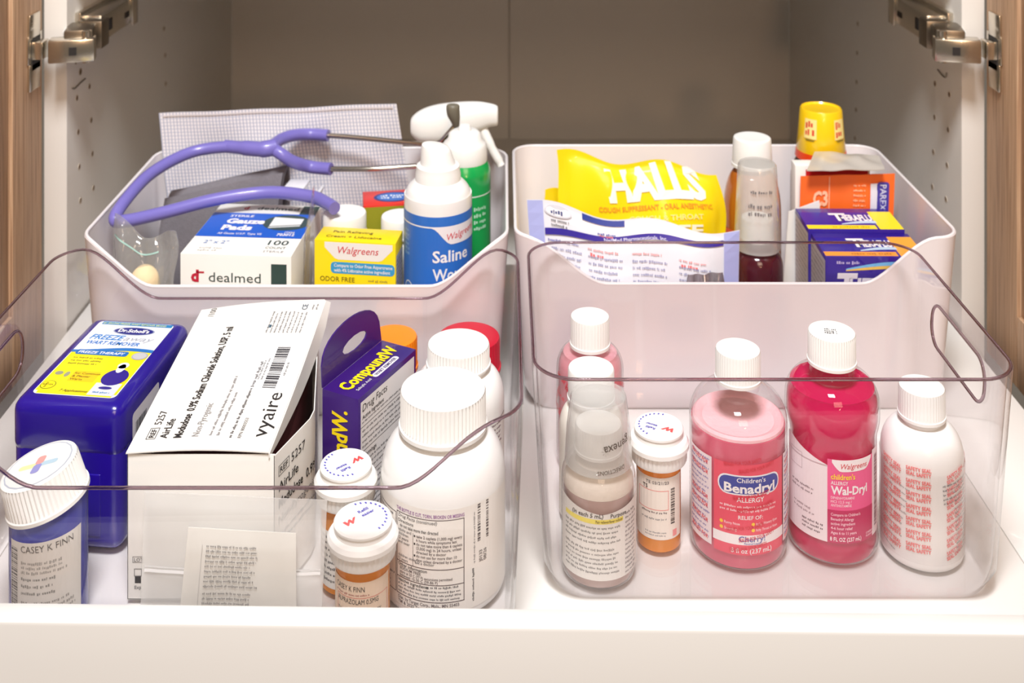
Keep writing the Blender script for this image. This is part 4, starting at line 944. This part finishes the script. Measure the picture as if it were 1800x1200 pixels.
p.greek(-0.034, 0.148, -0.026, 6, 0.004, 0.002, (120, 170, 226)).ell(-0.028, 0.097, 0.006, 0.007, (220, 230, 240), 2).ell(-0.028, 0.097, 0.005, 0.006, (70, 120, 196), 3); p.build(t)

# --- green can
r = 0.0245
t = thing('spray_can', 'bright green spray can with a white top, behind the saline can', 'spray can', base(817, 0, 1.0780))
lathe('can_body', sm([(r * 0.94, 0), (r, 0.003), (r, 0.06), (r, 0.12), (r, 0.160), (r * 0.97, 0.168), (r * 0.84, 0.175), (r * 0.72, 0.178)], 4) + [(0, 0.178)], pm('can_green', (14, 160, 76), 0.25, coat=0.4), t, 48)
lathe('spray_top', [(0.0208, 0.174), (0.0212, 0.176), (0.0208, 0.189), (0.0195, 0.192), (0.0160, 0.195), (0.0150, 0.200), (0.0120, 0.2025), (0, 0.2025)], CAPW, t, 40)
lathe('actuator', [(0.006, 0.2020), (0.006, 0.206), (0.0045, 0.2080), (0, 0.2080)], CAPW, t, 20)
p = Print(cyl(r + 0.0001, 22)); p.strip(-0.04, 0.04, 0.1475, 0.1485, (226, 240, 230), 1).greek(0.000, 0.138, 0.014, 4, 0.006, 0.0028, (190, 230, 206)).greek(0.0, 0.092, 0.014, 5, 0.006, 0.0024, (150, 214, 176)); p.build(t)

# --- trigger spray bottle
t = thing('trigger_sprayer', 'white trigger spray bottle behind the green can', 'spray bottle', (-0.0490, 1.1445, FZ))
lathe('bottle_body', sm([(0.024, 0), (0.0265, 0.004), (0.0265, 0.05), (0.0265, 0.11), (0.0240, 0.135), (0.0150, 0.158), (0.0125, 0.166)], 4) + [(0, 0.166)], pm('sprayer_brown', (150, 116, 104), 0.35), t, 40)
lathe('collar', [(0.0150, 0.160), (0.0155, 0.162), (0.0150, 0.176), (0.011, 0.178), (0, 0.178)], CAPW, t, 32, (0.161, 0.1765, 0.0006, 28))
prof = [(-0.0450, 0.186, 0.0030), (-0.0435, 0.186, 0.0090), (-0.034, 0.186, 0.0160), (-0.018, 0.188, 0.0190), (0.004, 0.191, 0.0185), (0.022, 0.195, 0.0150), (0.034, 0.197, 0.0115), (0.0415, 0.1965, 0.0098), (0.0430, 0.1965, 0.007)]
vs, fs = [], []
pr = interp(prof, 4); seg = 20
for q_ in pr:
    for k in range(seg):
        a = 2 * PI * k / seg; sgn = lambda v: math.copysign(abs(v) ** 0.75, v)
        vs.append((q_.x, q_.z * 0.72 * sgn(math.cos(a)), q_.y + q_.z * sgn(math.sin(a))))
for i in range(len(pr) - 1):
    for k in range(seg): a, b = i * seg + k, i * seg + (k + 1) % seg; fs.append((a, a + seg, b + seg, b))
fs += [tuple(range(seg)), tuple(reversed(range((len(pr) - 1) * seg, len(pr) * seg)))]
mesh('spray_head', vs, fs, CAPW, t, True, sharp=60)
tube('trigger', interp([(0.026, 0, 0.187), (0.030, -0.002, 0.178), (0.036, -0.004, 0.166), (0.0435, -0.005, 0.153), (0.046, -0.006, 0.148)], 4), [0.0052] * 8 + [0.0046] * 5 + [0.0040] * 4, CAPW, t, 10)

# --- vinyl grid bag standing against the back
t = thing('mesh_bag', 'white vinyl bag with a fine blue-grey grid, behind the stethoscope', 'bag', (-0.23, 1.168, FZ))
o_ = Vector((-0.23, 1.168, FZ)); GR = grid_mat()
TL, TR = pd(279, 199, 1.174), pd(697, 182, 1.174)
CZ = [L((-0.340, 1.169, 0.05)), L((-0.088, 1.169, 0.05)), L(TR), L(TL)]
b_, fr, LU, LV = pouch('bag_panel', t, CZ, 0.003, GR, 40, 30, 0.0013, 3, 0.03, uvs=(72, 42))
p = Print(fr, rough=0.4); p.rect(0.004, LV - 0.004, LU - 0.004, LV - 0.0025, (214, 206, 206), 2, 'zip_edge'); p.build(t)

# --- grey blood pressure cuff, rolled up
FAB = pm('grey_fabric', (122, 118, 124), 0.9, vary=0.12, vscale=260, bump=0.5, bscale=900)
t = thing('pressure_cuff', 'rolled grey fabric blood pressure cuff under the purple tubing', 'blood pressure cuff', (-0.268, 1.1265, FZ), -0.10)
def spiral(n=70, turns=2.6):
    out = []
    for i in range(n + 1):
        th = i / n * turns * 2 * PI; k = 1 - 0.55 * i / n; out.append((0.023 * k * math.cos(th + 2.2), 0.070 * k * math.sin(th + 2.2) + 0.076))
    return out
sp = spiral(); ths = 0.0042; rings = []
for i, (y, z) in enumerate(sp):
    y1, z1 = sp[max(i - 1, 0)]; y2, z2 = sp[min(i + 1, len(sp) - 1)]; tv = Vector((y2 - y1, z2 - z1)).normalized(); nv = Vector((tv.y, -tv.x)) * ths / 2
    rings.append(((y + nv.x, z + nv.y), (y - nv.x, z - nv.y)))
vs, fs = [], []; XS = [-0.068 + 0.116 * k / 10 for k in range(11)]
for xk, x in enumerate(XS):
    for (o1, i1) in rings:
        for (y, z) in (o1, i1): vs.append((x + (z - 0.075) * 0.10, y + 0.004 * (xk / 10 - 0.5) * 2 + 0.0012 * math.sin(x * 70 + z * 60), z * (0.94 + 0.20 * xk / 10) ))
M_ = len(rings) * 2
for xk in range(10):
    for i in range(len(rings) - 1):
        a = xk * M_ + 2 * i; fs.append((a, a + 2, a + 2 + M_, a + M_)); fs.append((a + 1, a + 1 + M_, a + 3 + M_, a + 3))
    for i in (0, len(rings) - 1): a = xk * M_ + 2 * i; fs.append((a, a + M_, a + 1 + M_, a + 1))
for xk in (0, 10):
    for i in range(len(rings) - 1): a = xk * M_ + 2 * i; fs.append((a, a + 1, a + 3, a + 2))
mesh('cuff_wrap', vs, fs, FAB, t, True, sharp=60)
bm = bmesh.new(); add_box(bm, (-0.0015, -0.012, -0.022), (0.0015, 0.012, 0.020), 0.0012, 2, Matrix.Translation((0.085, -0.020, 0.122)) @ Matrix.Rotation(0.45, 4, 'Y')); add_box(bm, (-0.012, -0.012, -0.0015), (0.008, 0.012, 0.0015), 0.0012, 2, Matrix.Translation((0.072, -0.020, 0.143)))
bm_obj('plastic_clip', bm, pm('clip_white', (226, 226, 232), 0.35), t, True)
lathe('metal_ball', [(0.0055 * math.sin(PI * k / 10), 0.0055 - 0.0055 * math.cos(PI * k / 10)) for k in range(11)], pm('chrome', (220, 220, 224), 0.08, metal=1.0), t, 20, c=(0.066, -0.030, 0.131))

# --- purple stethoscope draped over the cuff and the gauze box
t = thing('stethoscope', 'purple stethoscope with steel ear tubes draped across the white bin', 'stethoscope', (-0.20, 1.07, FZ))
o_ = Vector((-0.20, 1.07, FZ))
TUBE = pm('purple_tube', (120, 112, 190), 0.33, coat=0.2); STEEL = pm('steel', (196, 188, 178), 0.18, metal=1.0)
def path(*q): return [L(pz(x, y, z)) for x, y, z in q]
main = interp(path((588, 366, 0.1520), (575, 357, 0.1520), (545, 345, 0.1510), (470, 338, 0.1500), (380, 350, 0.1480), (290, 373, 0.1450), (222, 388, 0.1460), (202, 384, 0.1500), (222, 350, 0.1580), (268, 303, 0.1660), (335, 268, 0.1720), (400, 258, 0.1760), (448, 262, 0.1770)), 8)
tube('tubing', main, 0.0057, TUBE, t, 14)
j1 = path((396, 257, 0.1760), (430, 260, 0.1765), (462, 262, 0.1770), (484, 258, 0.1780)); tube('yoke', interp(j1, 6), [0.0062] * 6 + [0.0072] * 6 + [0.0080] * 7, TUBE, t, 14)
u = interp(path((478, 258, 0.1780), (492, 246, 0.1780), (515, 238, 0.1780), (545, 236, 0.1760), (577, 238, 0.1760)), 6); tube('ear_tube_sleeve', u, 0.0060, TUBE, t, 12)
l = interp(path((478, 260, 0.1770), (496, 272, 0.1720), (515, 284, 0.1640), (545, 293, 0.1550), (582, 297, 0.1550)), 6); tube('ear_tube_sleeve', l, 0.0060, TUBE, t, 12)
E1 = L(pz(577, 238, 0.1760)); 
s1 = interp([E1] + [L(pz(x, y, z)) for x, y, z in ((640, 243, 0.1760), (710, 250, 0.1765), (752, 254, 0.1780))] + [L(pd(772, 250, 1.115)), L(pd(790, 232, 1.108)), L(pd(800, 220, 1.105))], 6)
tube('ear_tube', s1, 0.0026, STEEL, t, 10)
tube('ear_tip', interp([L(pd(802, 222, 1.104)), L(pd(800, 210, 1.103)), L(pd(797, 198, 1.102)), L(pd(796, 187, 1.101)), L(pd(796, 183, 1.101))], 3), [0.003, 0.0036, 0.0042, 0.0050, 0.0056, 0.0062, 0.0066, 0.0068, 0.0068, 0.0066, 0.0060, 0.0050, 0.0036], pm('ear_tip', (112, 106, 92), 0.45), t, 12)
s2 = interp([L(pz(582, 297, 0.1550)), L(pz(650, 297, 0.1560)), L(pz(700, 294, 0.1570)), L(pz(732, 292, 0.1580))], 5); tube('ear_tube', s2, 0.0026, STEEL, t, 10)

# --- crumpled clear bag with a beige lump
t = thing('clear_bag', 'crumpled clear zip bag holding a beige foam lump beside the gauze box', 'bag', (-0.311, 0.995, FZ))
o_ = Vector((-0.311, 0.995, FZ))
CRB = clear('crumpled_film', (0.93, 0.93, 0.91), 0.16, (244, 244, 240), 0.10, 0.07, 0.3, bump=0.8)
CZ = [L((-0.3440, 0.980, 0.060)), L((-0.2790, 0.978, 0.060)), L((-0.2860, 0.990, 0.140)), L((-0.3420, 1.000, 0.1520))]
b_, fr, LU, LV = pouch('bag_film', t, CZ, 0.010, CRB, 40, 40, 0.0030, 12, 0.04, fn=lambda p, u, v: p + Vector((0.004 * math.sin(v * 9) * (u - 0.3), 0, v ** 2 * 0.007 * math.sin(u * 7 + 1))))
lathe('foam_lump', sm([(0.0, 0.085), (0.009, 0.088), (0.0125, 0.097), (0.0115, 0.108), (0.006, 0.115), (0, 0.117)], 3), pm('beige_foam', (232, 208, 166), 0.8, bump=0.3), t, 24, c=(0.0005, -0.012, 0))
p = Print(fr); p.strip(0.003, 0.045, LV - 0.016, LV - 0.0145, (160, 196, 186), 1, 'zip_seal'); p.build(t)

# --- clear plastic sleeve between gauze box and yellow carton
t = thing('plastic_sleeve', 'thin clear plastic sleeve standing between the gauze box and yellow carton', 'sleeve', (-0.1640, 1.006, FZ))
o_ = Vector((-0.1640, 1.006, FZ))
CZ = [L((-0.1750, 0.982, 0.006)), L((-0.1715, 1.020, 0.006)), L((-0.1700, 1.018, 0.1760)), L((-0.1730, 0.984, 0.1400))]
pouch('sleeve_film', t, CZ, 0.0010, clear('sleeve_film', (0.90, 0.88, 0.90), 0.10, (230, 226, 230), 0.05, 0.08, bump=0.4), 12, 20, 0.0003, 8, 0.05)

# ================================================================== back-right white bin
# --- yellow cough drop bags
YBAG = pm('yellow_film', (250, 218, 16), 0.25, coat=0.3, bump=0.12, bscale=40)
for i, (lab, C0, bl_, sd) in enumerate((('crinkled yellow cough drop bag with white block letters', [pd(1015, 430, 1.075), pd(1290, 430, 1.075), pd(1262, 300, 1.094), pd(972, 268, 1.094)], 0.013, 21),
                                        ('plain yellow bag peeking out behind the lettered cough drop bag', [pd(950, 400, 1.120), pd(1150, 420, 1.120), pd(1120, 330, 1.130), pd(952, 338, 1.130)], 0.005, 22))):
    c0 = (C0[0] + C0[1]) / 2; t = thing('cough_drop_bag', lab, 'bag', (c0.x, c0.y, FZ)); o_ = Vector((c0.x, c0.y, FZ))
    CZ = [L(v) for v in C0]; CZ[0].z = CZ[1].z = 0.0 + 0.03
    b_, fr, LU, LV = pouch('bag_film', t, CZ, bl_, YBAG, 64, 48, 0.0021 if i == 0 else 0.0010, sd, 0.045, fn=lambda p, u, v: p + Vector((0.0035 * math.sin(v * 8 + 2 * u), 0, v ** 4 * 0.0045 * math.sin(u * 11 + 0.6))))
    if i == 0:
        p = Print(fr, rough=0.35); CR = (236, 150, 40)
        p.text('HALLS', LU * 0.30, LV * 0.745, LV * 0.195, (250, 246, 236), w=LU * 0.60, rot=7, bold=0.05)
        p.text('COUGH SUPPRESSANT - ORAL ANESTHETIC', LU * 0.24, LV * 0.665, 0.0048, CR, w=LU * 0.68, rot=7, bold=0.02)
        p.text('COUGH & THROAT', LU * 0.42, LV * 0.615, 0.0052, (252, 236, 150), w=LU * 0.44, rot=7).text('RELIEF', LU * 0.42, LV * 0.520, 0.0115, (250, 246, 226), w=LU * 0.44, rot=4, bold=0.03)
        p.build(b_)

# --- white pharmacy pouch with blue band
t = thing('paper_pouch', 'white printed pouch with a dark blue band and pale blue ends', 'pouch', (0.105, 1.000, FZ)); o_ = Vector((0.105, 1.000, FZ))
CZ = [L((0.0300, 0.996, 0.02)), L((0.2030, 0.990, 0.02)), L(pd(1300, 407, 1.004)), L(pd(926, 350, 1.010))]
b_, fr, LU, LV = pouch('pouch_body', t, CZ, 0.008, pm('pouch_white', (236, 236, 242), 0.22, coat=0.3), 64, 40, 0.0015, 31, 0.03, fn=lambda p, u, v: p + Vector((0, 0, v ** 3 * (0.0035 * math.sin(u * 13) - 0.004 * math.sin(PI * u)))))
p = Print(fr, rough=0.35, step=0.006); PB = (176, 182, 232)
def vv(u, v): return (LU * u, LV * v)
for u0, u1 in ((0.002, 0.075), (0.925, 0.998)):
    n = 14; pts = [(LU * u, LV * v) for k in range(n + 1) for v in (k / n,) for u in (u0, u1)]; p._add('end_band' + ' ' * int(u0 > 0.5), pts, [(2 * k, 2 * k + 1, 2 * k + 3, 2 * k + 2) for k in range(n)], PB, 1)
p.strip(LU * 0.078, LU * 0.922, lambda a: LV * (0.800 + 0.125 * (a / LU)), lambda a: LV * (0.838 + 0.125 * (a / LU)), (54, 40, 150), 2, n=24)
p.text('NeilMed Pharmaceuticals, Inc.', LU * 0.36, LV * 0.851, 0.0034, (220, 220, 240), w=LU * 0.30, rot=5, lv=4)
p.strip(LU * 0.26, LU * 0.46, lambda a: LV * 0.955, lambda a: LV * 0.995, (30, 60, 150), 2, n=8).ell(LU * 0.145, LV * 0.95, LU * 0.065, LV * 0.035, (214, 214, 222), 2).ell(LU * 0.145, LV * 0.95, LU * 0.058, LV * 0.027, (240, 240, 244), 3).greek(LU * 0.11, LV * 0.955, LU * 0.18, 1, 0.003, 0.003, (70, 80, 130), 4)
p.greek(LU * 0.11, LV * 0.905, LU * 0.2, 2, 0.004, 0.0018, GREY, 2).greek(LU * 0.33, LV * 0.905, LU * 0.43, 1, 0.004, 0.002, (80, 90, 160), 2).greek(LU * 0.34, LV * 0.89, LU * 0.42, 1, 0.004, 0.0018, (230, 120, 120), 2)
for k, u in enumerate((0.09, 0.28, 0.49, 0.71)):
    p.greek(LU * u, LV * 0.790, LU * (u + 0.15), 1, 0.004, 0.0018, (120, 120, 180) if k == 0 else (232, 150, 150), 2).greek(LU * u, LV * 0.745, LU * (u + 0.17), 9, 0.0062, 0.0020, (150, 152, 186), 2)
    p.greek(LU * (u + 0.01), LV * (0.76 if k % 2 else 0.54), LU * (u + 0.09), 1, 0.004, 0.0026, (236, 110, 110), 3)
p.build(b_)
# --- foil packet at the scoop
t = thing('foil_packet', 'small crinkled silver foil packet in front of the dark red syrup', 'packet', (0.175, 0.977, FZ)); o_ = Vector((0.175, 0.977, FZ))
pouch('foil', t, [L((0.150, 0.974, 0.070)), L((0.197, 0.975, 0.070)), L((0.188, 0.978, 0.1160)), L((0.158, 0.978, 0.1140))], 0.0025, pm('foil', (196, 192, 196), 0.25, metal=0.85), 18, 16, 0.0014, 41, 0.05)

# --- dark red syrup with a clear cup, amber bottle behind
WINE = pm('wine_liquid', (66, 14, 26), 0.15, coat=0.5)
t = thing('syrup_bottle', 'dark red syrup bottle under a tall clear measuring cup', 'medicine bottle', base(1331, 0, 1.0250))
lathe('bottle_body', bottle_prof(0.0230, 0.098, 0.128, 0.0135, 0.016), WINE, t, 44)
cap(t, 0.0150, 0.020, 0.122, 36)
lathe('measuring_cup', [(0.0204, 0.1150), (0.0207, 0.1160), (0.0200, 0.135), (0.0188, 0.160), (0.0172, 0.1885), (0.0160, 0.1905), (0, 0.1905), (0, 0.1895), (0.0155, 0.1890), (0.0178, 0.160), (0.0192, 0.1160), (0.0204, 0.1150)], clear('cup_milky', (0.985, 0.985, 0.98), 0.28, (252, 251, 248), 0.1, 0.06, 0.12), t, 44)
p = Print(cyl(0.0196, 0)); p.greek(-0.010, 0.1720, 0.014, 1, 0.01, 0.0024, (120, 116, 116)).greek(-0.012, 0.1600, 0.014, 2, 0.007, 0.0030, (130, 126, 126)).greek(-0.005, 0.1290, 0.005, 1, 0.004, 0.0028, (110, 106, 106)); p.build(t)
AMB = pm('amber_bottle', (178, 96, 24), 0.18, coat=0.5)
t = round_bottle('syrup_bottle', 'amber syrup bottle with a tall white cap behind the clear measuring cup', 'medicine bottle', base(1322, 0, 1.1020), 0.0275, 0.1890, 0.0198, 0.028, mat=AMB, ribs=0, sh=0.045, neck=0.015, captaper=0.001)
p = Print(cyl(0.0277, -20)); p.strip(-0.03, 0.03, 0.05, 0.105, (226, 90, 40)); p.build(t)

# --- honey-coloured bottle with a yellow printed cup
t = thing('syrup_bottle', 'brown syrup bottle topped by a yellow printed measuring cup', 'medicine bottle', base(1443, 0, 1.1420))
lathe('bottle_body', bottle_prof(0.0300, 0.130, 0.172, 0.0160, 0.030), pm('brown_bottle', (104, 56, 26), 0.18, coat=0.5), t, 10, None, 20)
lathe('red_ring', [(0.0245, 0.1560), (0.0255, 0.1570), (0.0245, 0.1640), (0, 0.1640)], pm('ring_red', (226, 66, 20), 0.3), t, 36)
lathe('yellow_cup', [(0.0240, 0.1610), (0.0244, 0.1620), (0.0222, 0.1850), (0.0206, 0.2040), (0.0196, 0.2055), (0.0186, 0.2040), (0, 0.2035)], pm('cup_yellow', (250, 206, 20), 0.25, coat=0.4), t, 44)
p = Print(cyl(lambda z: 0.0226 - (z - 0.182) * 0.085 + 0.0005, 0)); 
for a in (-0.026, 0.022):
    p.strip(a - 0.010, a + 0.010, 0.1795, 0.1985, (250, 232, 150), 1).greek(a - 0.008, 0.1965, a + 0.008, 2, 0.0080, 0.0056, (220, 70, 50), 3, 1.0).strip(a - 0.007, a + 0.007, 0.1775, 0.1785, (120, 110, 40), 2)
p.build(t)

# --- theraflu cartons
for i, (yc, hh, xo, band, end, lab) in enumerate(((1.0530, 0.1290, 0.3190, (250, 218, 40), (250, 222, 40), 'dark blue flu remedy carton with a yellow stripe and yellow end'), (1.0030, 0.1260, 0.3205, (246, 158, 60), (248, 168, 60), 'dark blue flu remedy carton with an orange stripe and orange end'))):
    W, D, H = 0.0870, 0.0490, hh
    t = carton('flu_carton', lab, 'carton', (xo, yc, FZ), W, D, H, pm('carton_navy', (44, 22, 138), 0.35, coat=0.2), -0.012)
    F = faces(W, D, H); NB = (26, 30, 150)
    p = Print(F['top'], rough=0.35)
    p.rect(W / 2 - 0.022, -D / 2 + 0.0005, W / 2 - 0.0005, D / 2 - 0.008, end).rect(-W / 2 + 0.0005, -D / 2 + 0.001, W / 2 - 0.024, -D / 2 + 0.0095, band).rect(-W / 2 + 0.0005, -D / 2 + 0.0095, W / 2 - 0.022, D / 2 - 0.010, NB)
    p.strip(-0.010, 0.0225, lambda a: -0.0135 + 0.003 * math.sin((a + 0.01) * 60), lambda a: -0.0120 + 0.007 * math.sin((a + 0.01) * 60), (190, 214, 236), 1, n=14)
    p.text('T', -0.0165, -0.0050, 0.0165, WH, bold=0.04, lv=3).text('HERAFLU', -0.0080, -0.0050, 0.0130, WH, w=0.0290, bold=0.04, lv=3).greek(-0.020, -D / 2 + 0.0070, 0.018, 1, 0.004, 0.0030, tuple(int(c * 0.75) for c in band), 2); p.build(t)
    p = Print(F['front'], rough=0.35)
    p.greek(-0.034, H - 0.0040, -0.012, 1, 0.003, 0.0024, (190, 180, 220)).strip(-0.026, 0.043, lambda a: H - 0.0125 + 0.004 * ((a + 0.026) / 0.07), lambda a: H - 0.0115 + 0.0060 * math.sin(PI * (a + 0.026) / 0.09), (246, 200, 90), 1, n=16).strip(-0.026, 0.043, lambda a: H - 0.0115 + 0.0040 * math.sin(PI * (a + 0.026) / 0.09), lambda a: H - 0.0105 + 0.0062 * math.sin(PI * (a + 0.026) / 0.09), (120, 190, 236), 2, n=16)
    p.text('T', -0.0350, H - 0.0330, 0.0180, (236, 232, 240), bold=0.05, shear=0.1).text('HERAFLU', -0.0245, H - 0.0330, 0.0140, (236, 232, 240), w=0.062, bold=0.05, shear=0.1); p.build(t)
    p = Print(F['left'], rough=0.5); p.rect(-D / 2 + 0.001, 0.004, D / 2 - 0.001, H - 0.004, (206, 202, 206)).greek(-D / 2 + 0.003, H - 0.008, D / 2 - 0.003, 18, 0.0046, 0.0018, (150, 146, 152)); p.build(t)

# --- orange card and silver sachet in front of a red and white box
W, D, H = 0.072, 0.016, 0.1640
t = carton('remedy_box', 'white and red box standing behind the orange packet', 'carton', (0.3160, 1.1020, FZ), W, D, H, CARD, 0.0)
p = Print(faces(W, D, H)['front']); p.rect(-0.026, 0.06, 0.034, H - 0.004, (200, 30, 40)); p.build(t)
t = thing('orange_packet', 'bright orange paper packet with a blue label, behind the flu cartons', 'packet', (0.322, 1.0760, FZ)); o_ = Vector((0.322, 1.0760, FZ))
CZ = [L((0.2800, 1.0845, 0.04)), L((0.3680, 1.0845, 0.04)), L(pd(1573, 305, 1.0875)), L(pd(1407, 309, 1.0875))]
b_, fr, LU, LV = pouch('packet_paper', t, CZ, 0.0018, pm('orange_paper', (250, 112, 40), 0.4), 22, 18, 0.0005, 51, 0.03)
p = Print(fr, rough=0.4); p.rect(LU * 0.30, LV * 0.3, LU * 0.31, LV * 0.99, (252, 190, 150), 1).text('C3', LU * 0.13, LV * 0.77, 0.0130, (252, 196, 160), rot=0, bold=0.04, w=0.014).greek(LU * 0.56, LV * 0.93, LU * 0.70, 8, 0.0046, 0.0018, (252, 190, 150))
p.rect(LU * 0.74, LV * 0.60, LU * 0.82, LV * 0.93, (226, 226, 240), 1).rrect(LU * 0.81, LV * 0.60, LU * 0.94, LV * 0.94, 0.003, (70, 60, 160), 2).text('PAREX', LU * 0.845, LV * 0.92, 0.0058, (210, 214, 240), rot=-90, w=0.024, lv=4); p.build(b_)
t = thing('silver_sachet', 'silver-grey sachet lying across the top of the red and white box', 'packet', (0.327, 1.1000, 0.1672)); o_ = Vector((0.327, 1.1000, 0.1672))
CZ = [L(pz(1418, 300, 0.1700)), L(pz(1555, 298, 0.1700)), L(pz(1545, 274, 0.1740)), L(pz(1432, 266, 0.1740))]
pouch('sachet_film', t, CZ, 0.0022, pm('sachet', (206, 200, 192), 0.3, metal=0.3), 20, 14, 0.0006, 61, 0.05)
t = thing('white_card', 'folded white card wedged between the orange packet and the flu cartons', 'card', (0.2790, 1.0650, FZ)); o_ = Vector((0.2790, 1.0650, FZ))
pouch('card', t, [L((0.2620, 1.0795, 0.02)), L((0.3080, 1.0800, 0.02)), L(pd(1440, 352, 1.0800)), L(pd(1386, 372, 1.0795))], 0.0008, CARD, 8, 12, 0.0, 3)
